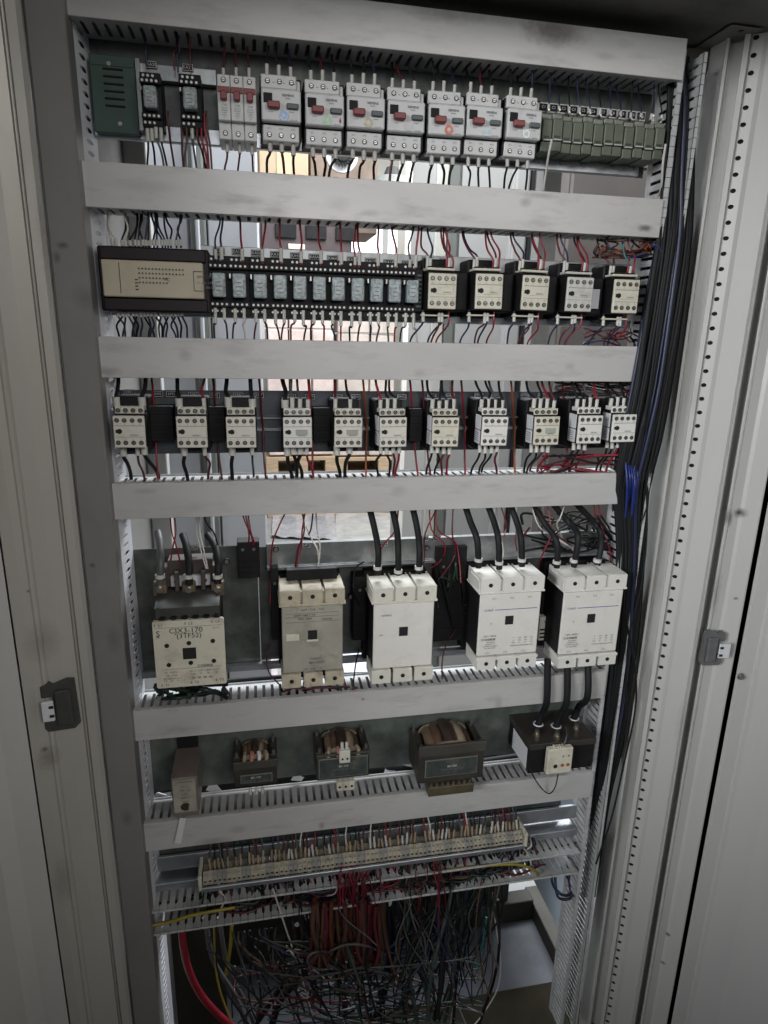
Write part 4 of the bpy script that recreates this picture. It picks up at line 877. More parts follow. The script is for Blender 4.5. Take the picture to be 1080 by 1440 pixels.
def lwl(c, pts, xw):
    key = (c, xw); LWN[key] = LWN.get(key, 0)+1; tot = len([1 for cc, pp in LW if cc == c and lwz(pp) == xw])
    p_ = '' if tot == 1 else ', %s of %s' % (NUM[sorted([p[0][0] for cc, p in LW if cc == c and lwz(p) == xw]).index(pts[0][0])], ['', 'one', 'two', 'three', 'four', 'five', 'six', 'seven'][tot])
    return 'loose %s wire %s%s' % ({'maroon': 'dark red'}.get(c, c), xw, p_)
def lwz(pts): return ['beside the CJX3-170 contactor', 'above the grimy contactor', 'near the blank-faced contactor', 'near the blue-line contactor', 'near the rightmost large contactor'][0 if pts[0][0] < 370 else 1 if pts[0][0] < 500 else 2 if pts[0][0] < 645 else 3 if pts[0][0] < 740 else 4]
for k, (c, pts) in enumerate(LW):
    n_ = len(pts); Q = [W(x, y, .035 if j == 0 else .03+.012*math.sin(j*1.9+k)) for j, (x, y) in enumerate(pts)]
    if pts[0][1] < 725: Q[0] = Q[0]+Vector((0, .005, .018))
    xw = lwz(pts)
    wire(Q, .0013, c, lwl(c, pts, xw), 'loose wires across the large contactor row', n=5)
# between C3 and C4 : narrow relay towers ; small dark terminal block right of C1
def small_block(px, Y, label, mm, cat='terminal block', dots=2, grp=None, name='terminal_block'):
    x0, x1, y0, y1 = px; a, b = W(x0, y0, Y), W(x1, y1, Y)
    t = thing(name, label, cat, ((a.x+b.x)/2, Y, b.z), grp); h = (b.x-a.x)/2; H = a.z-b.z
    MB().box(-h, h, 0, .062-Y, 0, H, mm, c=.001).build('casing', t)
    for k in range(dots): MB().cyl((0, 0, 0), .0026, -.001, 'y', screw_m, 10).build('screw', t, (-h+2*h*(k+.5)/dots, -.0001, H*.80))
    for k in range(3): MB().box(-h+.001, h-.001, -.0015, -.0001, H*(.12+k*.16), H*(.12+k*.16)+.003, black_m, c=.0005).build('rib', t)
    return t
small_block((333, 366, 763, 812), .035, 'dark two-pole terminal block right of the CJX3-170 contactor', black_m)
small_block((380, 394, 800, 900), .03, 'tall narrow black auxiliary block at the left of the grimy contactor', black_m, dots=1)
small_block((497, 514, 812, 900), .03, 'tall black auxiliary block between the grimy and blank-faced contactors', black_m, dots=1)
small_block((614, 650, 770, 900), .04, 'tall dark auxiliary block right of the blank-faced contactor', black_m, dots=2)
small_block((760, 772, 868, 900), .03, 'pale narrow clip between the two rightmost large contactors', cream_m, dots=1)
for px, py, s_ in ((347, 770, 'KM'), (272, 770, 'KM22'), (431, 767, 'KM23'), (540, 764, 'KM24'), (597, 757, 'FR1'), (614, 757, 'FR2'), (826, 748, 'KM26')):
    plaque(px, py, s_, 'black marker tag reading %s on the rail above the large contactors' % s_, Y=.046, wd=.0135)
for k, (px, py) in enumerate(((319, 789), (388, 772), (600, 770), (812, 757), (493, 838))):
    o = MB().cyl((0, 0, 0), .0048, -.003, 'y', black_m, 14).cyl((0, -.003, 0), .0032, -.002, 'y', screw_m, 12).build('plate_screw', cab); o.location = W(px, py, .048)-Vector(cab.location)
# ---- row 5 ---------------------------------------------------------------------
def deepbox(back, fl, fr, fb, yb=.060):
    """from pixel of back top edge, front top left/right, front bottom -> x0,x1,yf,ztop,zbot"""
    zt = W(back[0], back[1], yb).z; f0 = onz(fl[0], fl[1], zt); Yf = f0.y
    return f0.x, W(fr[0], fr[1], Yf).x, Yf, zt, W(fb[0], fb[1], Yf).z
x0, x1, Yf, zt, zb = deepbox((262, 1049), (240, 1096), (277, 1093), (258, 1147))
t = thing('capacitor_box', 'tall pinkish-grey metal capacitor box with a worn label, leftmost in the bottom device row', 'capacitor', ((x0+x1)/2, Yf, zb)); h = (x1-x0)/2; H = zt-zb
pk = mat('pinkish_tin', (.25, .205, .18), .35, metal=.4, var=.15, scale=18, dirt=(.07, .05, .04), damt=.5, dscale=20)
MB().box(-h, h, 0, .055-Yf, 0, H, pk, c=.0012).build('housing', t)
m = MB().box(-h+.002, h-.003, -.0006, -.0001, H*.10, H*.96, grimy_m, c=.0001); m.build('label_plate', t)
l = MB(); l.text('CAPACITOR', 0, -.0009, H*.90, .0046, ink_m)
for k in range(5): l.text(['CJ41-2', '450V  1uF', '±5%', '50/60Hz', '-25/70'][k], 0, -.0009, H*(.78-k*.10), .0040, ink_m)
l.build('lettering', t)
m = MB(); [m.cyl((-.001+jit(.004), -.002+jit(.002), H*.22+jit(.007)), .0032+jit(.001), -.003, (jit(1), -1, jit(1)), mat('olive_dirt', (.035, .035, .02), .8, var=.5), 7) for _ in range(12)]
m.build('dirt_clump', t)
MB().box(-h+.002, h-.004, .055-Yf, .062-Yf, H, H+.02, black_m).build('bracket', t)
tm_ = mat('transformer_core', (.05, .045, .038), .5, metal=.3, var=.35, scale=30, dirt=(.09, .07, .05), damt=.5)
bob = mat('bobbin_card', (.26, .20, .14), .6, var=.3, scale=50, dirt=(.07, .05, .03), damt=.6)
wind = mat('varnished_winding', (.11, .065, .045), .35, var=.35, scale=90)
def transformer(back, fl, fr, fb, lab, label_rect, band, style):
    x0, x1, Yf, zt, zb = deepbox(back, fl, fr, fb); h = (x1-x0)/2; H = zt-zb; D = .058-Yf
    t = thing('transformer', lab, 'transformer', ((x0+x1)/2, Yf, zb), 'control transformers')
    ct = zt-zb
    m = MB(); m.box(-h+.001, h-.001, .003, D, 0, ct*.74, tm_, c=.001); m.build('core', t)
    for sx in (-1, 1):
        MB().box(min(sx*h, sx*(h-.012)), max(sx*h, sx*(h-.012)), .008, D, ct*.74, ct*.86, tm_, c=.001).build('core_limb', t)
        MB().cyl((sx*(h-.006), .010, ct*.86), .003, .008, 'z', screw_m, 8).build('clamp_bolt', t); MB().cyl((sx*(h-.006), D-.01, ct*.86), .003, .010, 'z', screw_m, 8).build('clamp_bolt', t)
    # wound coil seen from above: strands running front to back between two card flanges
    R = (h-.013); y0_, y1_ = .010, D-.004
    for (ya, yb) in ((y0_, y0_+.003), (y1_-.003, y1_)):
        MB().prism([(math.cos(a_*math.pi/10)*R, ct*.72+math.sin(a_*math.pi/10)*R*.45) for a_ in range(11)], ya, yb, 'y', bob).build('bobbin', t)
    nw = 5
    for k in range(nw):
        th = math.pi*(.12+.76*k/(nw-1)); xx = math.cos(th)*R*.74; zz = ct*.72+math.sin(th)*R*.36; rr = R*.22*(.85+.3*((k*7) % 3)/2)
        mm = [wind, bob, mat('dark_winding', (.05, .032, .026), .4, var=.3, scale=120), wind, mat('tan_winding', (.17, .11, .07), .4, var=.3, scale=120)][k]
        MB().tube([(xx, y0_+.0032, zz-.003), (xx*.98, (y0_+y1_)/2, zz+.003), (xx*.9, y1_-.0035, zz-.001)], rr, mm, n=10, sub=4).build('winding', t)
    for k in range(4):
        xx = -R*.78+k*R*.52; MB().tube([(xx, .004, ct*.74), (xx+.001, .007, ct*.74+.008), (xx*.9, .014, ct*.80+.007)], .0032+.0006*(k % 2), [bob, mat('pink_lead', (.4, .16, .12), .5), paper_m, bob][k], n=9, sub=3).build('lead_end', t)
    MB().box(-h, h, 0, .006, ct*band[0], ct*band[1], mat('terminal_bar_dark', (.06, .055, .045), .5, var=.3), c=.0008).build('terminal_bar', t)
    m = MB(); a0, a1, b0, b1 = label_rect
    m.box(-h*a0, h*a1, .0014, .0029, ct*b0, ct*b1, mat('plate_frame_grey', (.16, .17, .15), .5, var=.2), c=.0003).box(-h*a0+.0015, h*a1-.0015, .0008, .0013, ct*b0+.0015, ct*b1-.0015, mat('nameplate_dark', (.05, .06, .055), .4, var=.5, scale=60, dirt=(.2, .17, .14), damt=.5, dscale=45), c=.0002)
    o = m.build('nameplate', t); l = MB(); zc = ct*(b0+b1)/2
    l.text('BK-%d' % style, 0, .0004, zc+.0025, .0055, inkw_m); l.text('控制变压器 380V/220V', 0, .0004, zc-.0035, .0042, inkg_m); l.build('lettering', o)
    return t, h, ct, D
tA = transformer((355, 1032), (327, 1064), (390, 1060), (358, 1106), 'smallest dark control transformer, left of the three', (.7, .75, .10, .36), (.55, .78), 100)
for k in range(3): MB().cyl((-.010+k*.010, -.001, -.014), .0026, .012, 'z', sleeve_m, 8).build('lead_sleeve', tA[0])
tB = transformer((475, 1020), (445, 1058), (521, 1052), (484, 1096), 'middle control transformer carrying a white terminal piece', (.92, .92, .08, .72), (.80, .86), 150)
MB().box(-.008, .010, -.009, .0, tB[2]*.66, tB[2]*1.06, cream_m, c=.0008).build('terminal_piece', tB[0])
for dx in (-.003, .005): MB().cyl((dx, -.0091, tB[2]*.80), .0018, -.0006, 'y', hole_m, 10).build('screw_hole', tB[0])
for k in range(2): MB().cyl((-.003+k*.008, -.004, tB[2]*1.06), .0028, .012, (0, .3, 1), sleeve_m, 8).build('lead_sleeve', tB[0])
for k in range(3): MB().box(-.012+k*.0102, -.0022+k*.0102, -.006, .008, -.018, -.001, old_m, c=.0006).cyl((-.0071+k*.0102, -.0061, -.010), .0022, -.0005, 'y', hole_m, 10).build('lower_terminal', tB[0])
tC = transformer((620, 1011), (590, 1052), (684, 1044), (637, 1099), 'largest control transformer with brown windings, right of the three', (.80, .78, .16, .62), (.74, 1.0), 300)
MB().box(-.042, .040, -.006, .01, -.022, -.004, mat('grimy_brass_bar', (.12, .10, .06), .5, metal=.4, var=.4, scale=60), c=.001).build('lower_terminal_bar', tC[0])
for k in range(8): MB().cyl((-.036+k*.0100, -.001, -.004), .0022, .004, 'z', screw_m, 8).build('terminal_screw', tC[0])
# current relay on the right
x0, x1, Yf, zt, zb = deepbox((722, 1004), (747, 1048), (838, 1040), (790, 1084))
t = thing('overload_relay', 'black current relay block at the right of the bottom device row', 'relay', ((x0+x1)/2, Yf, zb)); h = (x1-x0)/2; H = zt-zb; D = .060-Yf
m = MB(); m.box(-h, h, 0.002, D, 0, H*.80, black_m, c=.001); m.box(-h-.002, h+.002, 0, D, H*.81, H, mat('relay_top_dark', (.035, .03, .026), .5, var=.3), c=.001); m.build('casing', t)
MB().box(-h-.0008, -h-.0001, .012, D-.02, H*.05, H*.74, paper_m, c=.0002).build('side_label', t)
HP = []
for k, (px, py) in enumerate(((757, 1012), (782, 1015), (807, 1004))):
    P = onz(px, py+6, zt); HP.append(P); q = P-Vector(t.location)
    m = MB(); n_ = 18
    for s_ in range(n_):
        a0 = 2*math.pi*s_/n_; a1 = 2*math.pi*(s_+1)/n_
        m.cyl((q.x+math.cos(a0)*.0082, q.y+math.sin(a0)*.0082, H), .0016, .0082*2*math.pi/n_*1.1, (-math.sin((a0+a1)/2), math.cos((a0+a1)/2), 0), paper_m, 6)
    m.build('cable_collar', t)
    B = onz(px+[-2, 1, 3][k], py+22, zt)-Vector(t.location)
    MB().cyl((B.x, B.y, H), .006, .005, 'z', brass_m, 6, smooth=False).cyl((B.x, B.y, H+.005), .0042, .006, 'z', screw_m, 12).build('terminal_bolt', t)
for k, q in enumerate(((770, 938, 985), (798, 937, 985), (827, 934, 980))):
    yb_ = -.012; Q = [W(q[0], q[1]-12, .0), W(q[0], q[1], -.004), W(q[0]-1, q[2], -.010-.004*k), HP[k]+Vector((.004, -.006, .028)), HP[k]+Vector((0, 0, -.002))]
    cable(Q, 'thick black cable from the rightmost contactor down to the current relay, %s' % ['left', 'middle', 'right'][k], 'thick black cables down to the current relay', r=.0060)
a, b = W(772, 1055, Yf-.016), W(803, 1086, Yf-.016)
u = thing('plug_module', 'small cream plug module with red adjusters on the front of the current relay', 'module', ((a.x+b.x)/2, Yf-.016, b.z)); h2 = (b.x-a.x)/2; H2 = a.z-b.z
MB().box(-h2, h2, 0, .012, 0, H2, old_m, c=.0015).build('casing', u)
MB().cyl((-h2*.35, 0, H2*.32), .0038, -.0008, 'y', hole_m, 14).build('socket_hole', u)
for k in range(2): MB().cyl((h2*(.2+.45*k), 0, H2*.34), .0030, -.0012, 'y', mat('orange_adjuster', (.35, .09, .03), .4), 12).build('adjuster', u)
for k in range(2): MB().cyl((h2*(.2+.45*k), 0, H2*.70), .0016, -.0008, 'y', brass_m, 10).build('pin', u)
for k in range(4): MB().box(-h2*.5+k*.005, -h2*.5+k*.005+.003, .002, .010, H2+.0001, H2+.003, old_m, c=.0003).build('tooth', u)
wire([W(745, 1080, Yf-.005), W(752, 1095, Yf-.01), W(763, 1110, -.012), W(773, 1116, -.016), W(781, 1106, Yf-.012), W(785, 1088, Yf-.008)], .0011, 'black', 'thin black wire looping below the cream plug module', 'loops at the current relay')
wire([W(796, 1022, Yf+.03), W(797, 1035, Yf), W(793, 1048, Yf-.008), W(792, 1056, Yf-.010)], .0013, 'grey', 'grey wire entering the top of the cream plug module', 'loops at the current relay')
o = MB().prism([(-.010, -.022), (.0, -.024), (.011, .021), (.001, .023)], 0, .0006, 'y', paper_m).build('paper_tag', None, W(253, 1168, -.0075)); o.rotation_euler = (R_(-6), 0, 0); tag(o, 'torn white paper tag stuck on the sixth duct cover at the left', 'paper tag')
# black sagging cable behind row 5 and behind row 4
for nm, pts, r in (('the transformers', [(205, 1115, .075), (300, 1098, .075), (400, 1090, .078), (520, 1080, .075), (640, 1075, .075), (740, 1062, .078), (835, 1055, .075)], .006), ('the large contactors', [(320, 958, .07), (380, 953, .07), (450, 950, .07), (560, 946, .07), (650, 940, .07), (760, 935, .07)], .004)):
    o = cable([W(*p) for p in pts], 'black cable lying along the duct behind %s' % nm, 'cables lying along the ducts', r=r)
for k, (px, py) in enumerate(((420, 1092), (548, 1084), (575, 1078), (605, 1072), (225, 1120), (300, 1110))):
    P = W(px, py, .07); o = MB().prism([(-.012, -.008), (.010, -.010), (.014, .004), (.002, .012), (-.010, .007)], 0, .0015, 'y', paper_m).build('paper_scrap', None, P); o.rotation_euler = (jit(.5), jit(.6), jit(.5)); tag(o, 'scrap of white paper caught behind the transformers, %s' % which('one', k, 6), 'paper scrap', 'white paper scraps behind the transformers')

# ---- right vertical bundle -------------------------------------------------------
t = thing('wire_bundle', 'thick bundle of black and blue wires spilling out of the right vertical duct', 'wire bundle', tuple(W(915, 720, .02)))
tl = Vector(t.location)
path = [(950, 80, 14, .03), (956, 150, 17, .022), (952, 250, 20, .012), (947, 330, 22, .004), (932, 430, 25, -.004), (915, 540, 26, -.008), (900, 620, 26, -.006), (887, 690, 22, .0), (886, 770, 18, .004), (881, 860, 17, .006), (872, 950, 16, .010), (862, 1030, 15, .012), (852, 1085, 12, .016), (844, 1130, 10, .030), (837, 1190, 8, .045), (827, 1260, 7, .050)]
for k in range(150):
    u_ = rnd.uniform(-1, 1); dph = rnd.uniform(0, 1); ph = rnd.uniform(0, 6.3); pts = []
    for j, (px, py, hw_, Yc) in enumerate(path):
        uu = max(-1, min(1, u_+rnd.choice([.05, .10, .16])*math.sin(ph+j*1.1)))
        pts.append(W(px+uu*hw_, py, Yc+.040*dph*(1-.3*uu*uu)-.006*(1-uu*uu))-tl)
    s0 = rnd.choice([0, 0, 0, 1, 2]); s1 = len(pts)-rnd.choice([0, 0, 0, 1, 2])
    c = 'black'
    if u_ < -.72 and rnd.random() < .55: c = 'navy'
    elif rnd.random() < .02: c = 'navy'
    MB().tube(pts[s0:s1], .0018+rnd.random()*.0016, WM[c], n=6, sub=3).build('wire', t)
for k in range(7):
    j = k*1.9+jit(3); MB().tube([W(900+jit(8), 560, .02)-tl, W(894-j, 640, .0+jit(.006))-tl, W(899-j*1.3, 672, -.012+jit(.006))-tl, W(895-j, 700, -.010+jit(.006))-tl, W(889-j, 760, .015)-tl], .0019, WM['blue'], n=6).build('blue_wire', t)
# backing fill so that the bundle is dense
for k in range(26):
    u_ = -1+2*k/25; pts = [W(px+u_*hw_*1.08, py, .046)-tl for (px, py, hw_, Yc) in path]
    MB().tube(pts, .0042, WM['black'], n=5, sub=2).build('wire', t)
for k, (pts, c, r) in enumerate((([(902, 640), (909, 680), (909, 760), (900, 830), (884, 900), (880, 990)], 'black', .0016), ([(900, 650), (912, 700), (898, 745), (893, 770)], 'black', .0013), ([(925, 345), (935, 365), (932, 390), (921, 400)], 'maroon', .0016), ([(915, 345), (928, 350), (933, 380)], 'blue', .0016), ([(880, 870), (893, 940), (893, 1000), (876, 1080), (860, 1150), (838, 1215)], 'black', .0018), ([(858, 1060), (852, 1120), (840, 1180), (826, 1240)], 'black', .0022), ([(852, 1060), (846, 1120), (838, 1170), (832, 1240)], 'black', .0022))):
    wire([W(x, y, .0 if k < 5 else .03) for x, y in pts], r, c, '%s wire straying from the right black bundle, %s from the top' % ({'maroon': 'dark red'}.get(c, c), NUM[k]), 'stray wires beside the black bundle')
# dark clutter of wires between row 3 and the bundle, around row 2 right end
def clutter(n, box, cols, r, label, seed, group=None, length=3, name='wire_clutter'):
    q = random.Random(seed); m = MB(); x0, x1, y0, y1, Y0, Y1 = box
    for k in range(n):
        pts = []; x = q.uniform(x0, x1); y = q.uniform(y0, y1)
        for j in range(length+1):
            pts.append(W(x, y, q.uniform(Y0, Y1))); x = min(x1, max(x0, x+q.uniform(-.45, .45)*(x1-x0))); y = min(y1, max(y0, y+q.uniform(-.6, .6)*(y1-y0)))
        m.tube(pts, r*q.uniform(.7, 1.2), WM[q.choice(cols)], n=5, sub=4)
    o = m.build(name); tag(o, label, 'wires', group); o['kind'] = 'stuff'; return o
clutter(16, (760, 885, 640, 668, .0, .05), ['black', 'black', 'black', 'red', 'maroon'], .0016, 'dark tangle of wires at the right end under the third row', 3)
clutter(12, (780, 900, 538, 556, .02, .06), ['maroon', 'black', 'black', 'grey'], .0015, 'dark red tangle of wires above the right end of the third row', 4)
clutter(22, (835, 915, 338, 362, .0, .05), ['maroon', 'grey', 'orange', 'brown', 'blue', 'brown'], .0015, 'dusty coloured tangle of wires at the right end above the second row', 5)
clutter(8, (820, 905, 462, 486, .01, .05), ['red', 'black', 'navy', 'maroon'], .0014, 'red and dark wires crossing under the rightmost second-row contactor', 6)
clutter(20, (735, 860, 722, 775, .03, .058), ['black', 'black', 'maroon', 'green', 'black'], .0022, 'dark mass of cables behind the two rightmost large contactors', 8)
clutter(12, (610, 655, 790, 900, .03, .058), ['black', 'green', 'black'], .0018, 'dark wires hanging right of the blank-faced large contactor', 9)
clutter(14, (222, 320, 962, 982, -.01, .05), ['black', 'green', 'black'], .0035, 'dark cables under the CJX3-170 contactor', 10)
clutter(14, (400, 500, 966, 984, .0, .05), ['black', 'maroon', 'black', 'green'], .0022, 'dark cables under the grimy contactor', 11)
# ---- bottom terminal strips --------------------------------------------------------
zs = W(510, 1210, .0).z
xa0, xa1 = W(285, 1235, .0).x, W(737, 1172, .0).x
t = thing('terminal_strip', 'long cream terminal strip crowded with wires at the cabinet bottom', 'terminal strip', (xa0, 0, zs-.012)); nb = 72; pb = (xa1-xa0)/nb
m = MB(); m.prism([(.004, 0), (.004, .006), (.001, .008), (.001, .012), (.003, .0135), (.013, .0205), (.0145, .0205), (.0150, .012), (.040, .012), (.046, 0)][::-1], 0, pb-.0004, 'x', mat('strip_cream', (.40, .36, .28), .5, var=.2, scale=60, dirt=(.08, .065, .045), damt=.7, dscale=50))
m.box(pb*.25, pb*.68, .0005, .0012, .0085, .0115, hole_m, c=0)
m.cyl((pb*.48, .0075, .0165), .0015, .0012, (0, -.6, 1), screw_m, 7)
first = m.build('terminal_block', t)
m2 = MB(); m2.v = list(m.v); m2.f = list(m.f); m2.m = list(m.m); m2.sm = list(m.sm); m2.mats = [mat('strip_grey', (.27, .26, .23), .5, var=.2, scale=60, dirt=(.07, .06, .05), damt=.7, dscale=50)]+m.mats[1:]
second = m2.build('terminal_block', t, (2*pb, 0, 0))
for k in range(1, nb):
    if k != 2: share(second if (k*7) % 5 in (1, 3) else first, t, (k*pb, 0, jit(.0006)))
MB().box(-.004, nb*pb+.004, -.0022, .003, -.010, -.001, rail_m, c=.001).build('marker_rail', t)
for x_ in (-.008, nb*pb+.002): MB().box(x_, x_+.006, -.002, .045, -.006, .024, old_m, c=.001).build('end_stop', t)
MB().box(W(205, 1240, .05).x-xa0, W(815, 1150, .05).x-xa0, .047, .053, .0, .030, rail_m, c=.001).build('din_rail', t)
q = random.Random(11); m = MB(); md = MB(); wl = ['black', 'black', 'navy', 'maroon', 'brown', 'red', 'white', 'grey', 'black', 'green']
for k in range(nb+6):
    x = xa0+(k+.5)*(xa1-xa0)/(nb+6); c = WM[q.choice(wl)]; y_ = .022; z = zs+.001
    if q.random() < .86:
        m.cyl((x, y_, z), .0022, .018+q.random()*.007, (q.uniform(-.12, .12), .15, 1), q.choice([mat('tan_sleeve', (.38, .29, .19), .5, var=.3), sleeve_m, bob, mat('tan_sleeve', (1, 1, 1))]), 6)
        m.tube([(x, y_+.002, z+.015), (x+q.uniform(-.004, .004), y_+.008, z+.034), (x+q.uniform(-.012, .012), .045, z+.075)], .0015, c, n=5, sub=3)
o = m.build('wire_row'); tag(o, 'dense row of sleeved wires plugged into the top of the cream terminal strip', 'wires'); o['kind'] = 'stuff'
for k in range(230):
    x = q.uniform(xa0, xa1+.03); fx = (x-xa0)/(xa1-xa0)
    wl2 = ['red', 'red', 'maroon', 'black'] if (.30 < fx < .50 and q.random() < .6) or (.55 < fx < .62 and q.random() < .5) else ['black', 'black', 'navy', 'maroon', 'green', 'black', 'grey', 'white' if q.random() < .4 else 'black', 'brown']
    c = WM[q.choice(wl2)]; x2 = x+q.uniform(-.012, .012); zD = DUCTS[6][0]; y2 = q.uniform(.004, .050); c = c if y2 < .03 or q.random() < .6 else WM['black']
    md.tube([(x, .010, zs-.011), (x+q.uniform(-.006, .006), -.002+y2*.4+q.uniform(-.004, .008), zs-.026), (x2, y2, zD+.002), (x2+q.uniform(-.012, .012), max(.006, y2-.006), zD-.022), (x2+q.uniform(-.03, .03), .02, zD-.040)], .0014+q.random()*.0005, c, n=5, sub=3)
    if q.random() < .25: md.cyl((x, .018, zs-.012), .0021, -.010, (0, .5, 1), sleeve_m, 6)
o = md.build('wire_row'); tag(o, 'dense fringe of red, black and navy wires dropping into the lowest open duct', 'wires'); o['kind'] = 'stuff'
# loose contents of the open duct
md = MB()
for k in range(46):
    x = q.uniform(.0, .55); L_ = q.uniform(.12, .3); z = DUCTS[6][1]+q.uniform(.006, .04); c = WM[q.choice(['black', 'maroon', 'green', 'brown', 'navy', 'black', 'black'])]
    md.tube([(x+L_*j/4, q.uniform(.005, .05), z+q.uniform(-.006, .006)) for j in range(5)], .0022, c, n=5, sub=3)
o = md.build('wire_clutter'); tag(o, 'mixed wires lying inside the lowest open duct', 'wires'); o['kind'] = 'stuff'
zD = DUCTS[6][0]
wire([W(206, 1303, -.004), W(240, 1296, .0), W(275, 1286, .0), W(330, 1276, .004)], .0030, 'yellow', 'yellow-green earth cable entering the lowest open duct from the left', 'yellow earth cables at the bottom', cat='cable', name='earth_cable')
wire([W(560, 1232, .01), W(640, 1222, .004), W(700, 1216, .0), W(730, 1216, -.004), W(752, 1224, -.002), W(757, 1232, .01)], .0028, 'yellow', 'yellow earth cable arching at the right end of the lowest duct', 'yellow earth cables at the bottom', cat='cable', name='earth_cable')
# thick cables below the duct
def zc(px, py, Y): return W(px, py, Y)
cable([zc(256, 1300, .02), zc(257, 1325, .02), zc(264, 1360, .03), zc(280, 1395, .04), zc(305, 1425, .05), zc(345, 1460, .06)], 'thick red cable sweeping from the lowest duct towards the bottom left floor', 'thick loose cables at the cabinet bottom', r=.0066, col='red')
cable([zc(326, 1300, .03), zc(324, 1330, .03), zc(318, 1370, .05)], 'short yellow earth cable end hanging at the lower left', 'thick loose cables at the cabinet bottom', r=.0034, col='yellow')
cable([zc(300, 1292, .03), zc(306, 1380, .06), zc(330, 1450, .07)], 'thin yellow cable running down to the bottom edge at the left', 'thick loose cables at the cabinet bottom', r=.0018, col='yellow')
for k, (pts, c, r) in enumerate((([(430, 1290), (437, 1330), (425, 1370), (395, 1405), (380, 1450)], 'black', .007), ([(418, 1300), (424, 1340), (400, 1380), (360, 1440)], 'black', .0055), ([(288, 1290), (300, 1350), (330, 1400), (350, 1450)], 'grey', .005), ([(308, 1290), (320, 1360), (345, 1410), (362, 1450)], 'grey', .0042), ([(545, 1270), (550, 1330), (540, 1390), (530, 1430)], 'black', .009), ([(478, 1290), (482, 1340), (485, 1400), (487, 1450)], 'brown', .006), ([(700, 1265), (702, 1330), (694, 1380), (672, 1445)], 'black', .003))):
    cable([zc(x, y, .05+.02*(k % 3)) for x, y in pts], 'thick %s cable hanging below the lowest duct, %s of seven' % (c, NUM[k]), 'thick loose cables at the cabinet bottom', r=r, col=c)
wire([zc(692, 1255, .06), zc(697, 1300, .05), zc(704, 1350, .05), zc(700, 1390, .05), zc(680, 1425, .05), zc(660, 1450, .05)], .0014, 'white', 'pale beige wire curving down at the right of the tangle', 'loose pale wires at the bottom')
wire([zc(384, 1250, .0), zc(400, 1300, .01), zc(420, 1360, .02), zc(440, 1430, .03)], .0017, 'white', 'pale wire falling straight through the tangle at left', 'loose pale wires at the bottom')
wire([zc(402, 1330, .02), zc(420, 1350, .02), zc(450, 1370, .02), zc(480, 1400, .02)], .0016, 'white', 'pale wire branching to the right in the tangle', 'loose pale wires at the bottom')
wire([zc(655, 1440, .03), zc(640, 1410, .03), zc(632, 1450, .03)], .0012, 'white', 'short pale wire near the bottom edge', 'loose pale wires at the bottom')
wire([zc(684, 1290, .03), zc(678, 1330, .03), zc(668, 1360, .04)], .0022, 'teal', 'teal wire at the right of the tangle', 'loose pale wires at the bottom')
# big tangle
q = random.Random(21); m = MB(); cl = ['black', 'black', 'black', 'green', 'navy', 'black', 'black', 'brown']
def hang(m, n, xs, xe, ys, ye, cols, r, seed, sway=10):
    m_ = m
    q = random.Random(seed)
    for k in range(n):
        sx = q.uniform(*xs); f = (sx-xs[0])/(xs[1]-xs[0]); ex = xe[0]+(xe[1]-xe[0])*(.75*f+.25*q.random()); Y0 = q.uniform(.0, .06); y0 = ys-(sx-500)*.125; y1 = q.uniform(*ye); pts = []
        ph = q.uniform(0, 6)
        for j in range(6):
            t_ = j/5; pts.append(zc(sx+(ex-sx)*t_**1.5+sway*math.sin(ph+t_*3)*t_, y0+(y1-y0)*t_, Y0+.05*t_*math.sin(ph)))
        m.tube(pts, q.uniform(r*.7, r*1.3), WM[q.choice(cols)], n=5, sub=3)
cg = ['black', 'black', 'green', 'navy', 'black', 'dusty', 'black', 'brown']
WM['dusty'] = mat('dusty_wire', (.075, .078, .07), .7, var=.4, scale=80); WM['dustgreen'] = mat('dusty_green_wire', (.04, .06, .05), .7, var=.4, scale=80)
hang(m, 84, (552, 706), (560, 690), 1258, (1300, 1420), cg, .0015, 31, 22)
hang(m, 30, (560, 700), (610, 480), 1258, (1350, 1450), cg, .0017, 41, 40)
hang(m, 12, (560, 690), (560, 640), 1258, (1420, 1470), ['black', 'dustgreen'], .0042, 42, 18)
hang(m, 30, (396, 480), (420, 520), 1262, (1330, 1450), cg, .0016, 32, 26)
hang(m, 26, (288, 390), (310, 420), 1290, (1340, 1460), cg, .0017, 33, 26)
hang(m, 20, (480, 560), (470, 570), 1262, (1350, 1460), cg, .0022, 34, 14)
ch = ['dusty', 'black', 'dustgreen', 'black', 'grey', 'maroon', 'brown', 'dusty', 'navy']
for k in range(72):     # heap of slack wire thrown across the cabinet floor
    x, y = q.uniform(385, 640), q.uniform(1345, 1440); th = q.gauss(.35, .55)+(math.pi if q.random() < .5 else 0); pts = []; kap = q.uniform(-.28, .28); st = q.uniform(14, 34); Yl = q.uniform(-.02, .09)
    for j in range(q.choice([5, 6, 8])):
        pts.append(zc(min(678, max(330, x)), min(1462, max(1325, y)), Yl+.012*math.sin(j*1.3+k))); x += st*math.cos(th); y += st*.6*math.sin(th); th += kap+q.uniform(-.15, .15)
    m.tube(pts, q.uniform(.0009, .0021), WM[q.choice(ch)], n=5, sub=4)
for k in range(24):
    cx_, cy_ = q.uniform(400, 640), q.uniform(1345, 1425); ra, rb = q.uniform(20, 60), q.uniform(10, 34); a0 = q.uniform(0, 6.3); Yl = q.uniform(-.02, .07)
    m.tube([zc(cx_+ra*math.cos(a0+j*.75), min(1458, cy_+rb*math.sin(a0+j*.75)), Yl+.01*math.sin(j+a0)) for j in range(q.choice([4, 6, 8]))], q.uniform(.0012, .0026), WM[q.choice(ch)], n=6, sub=5)
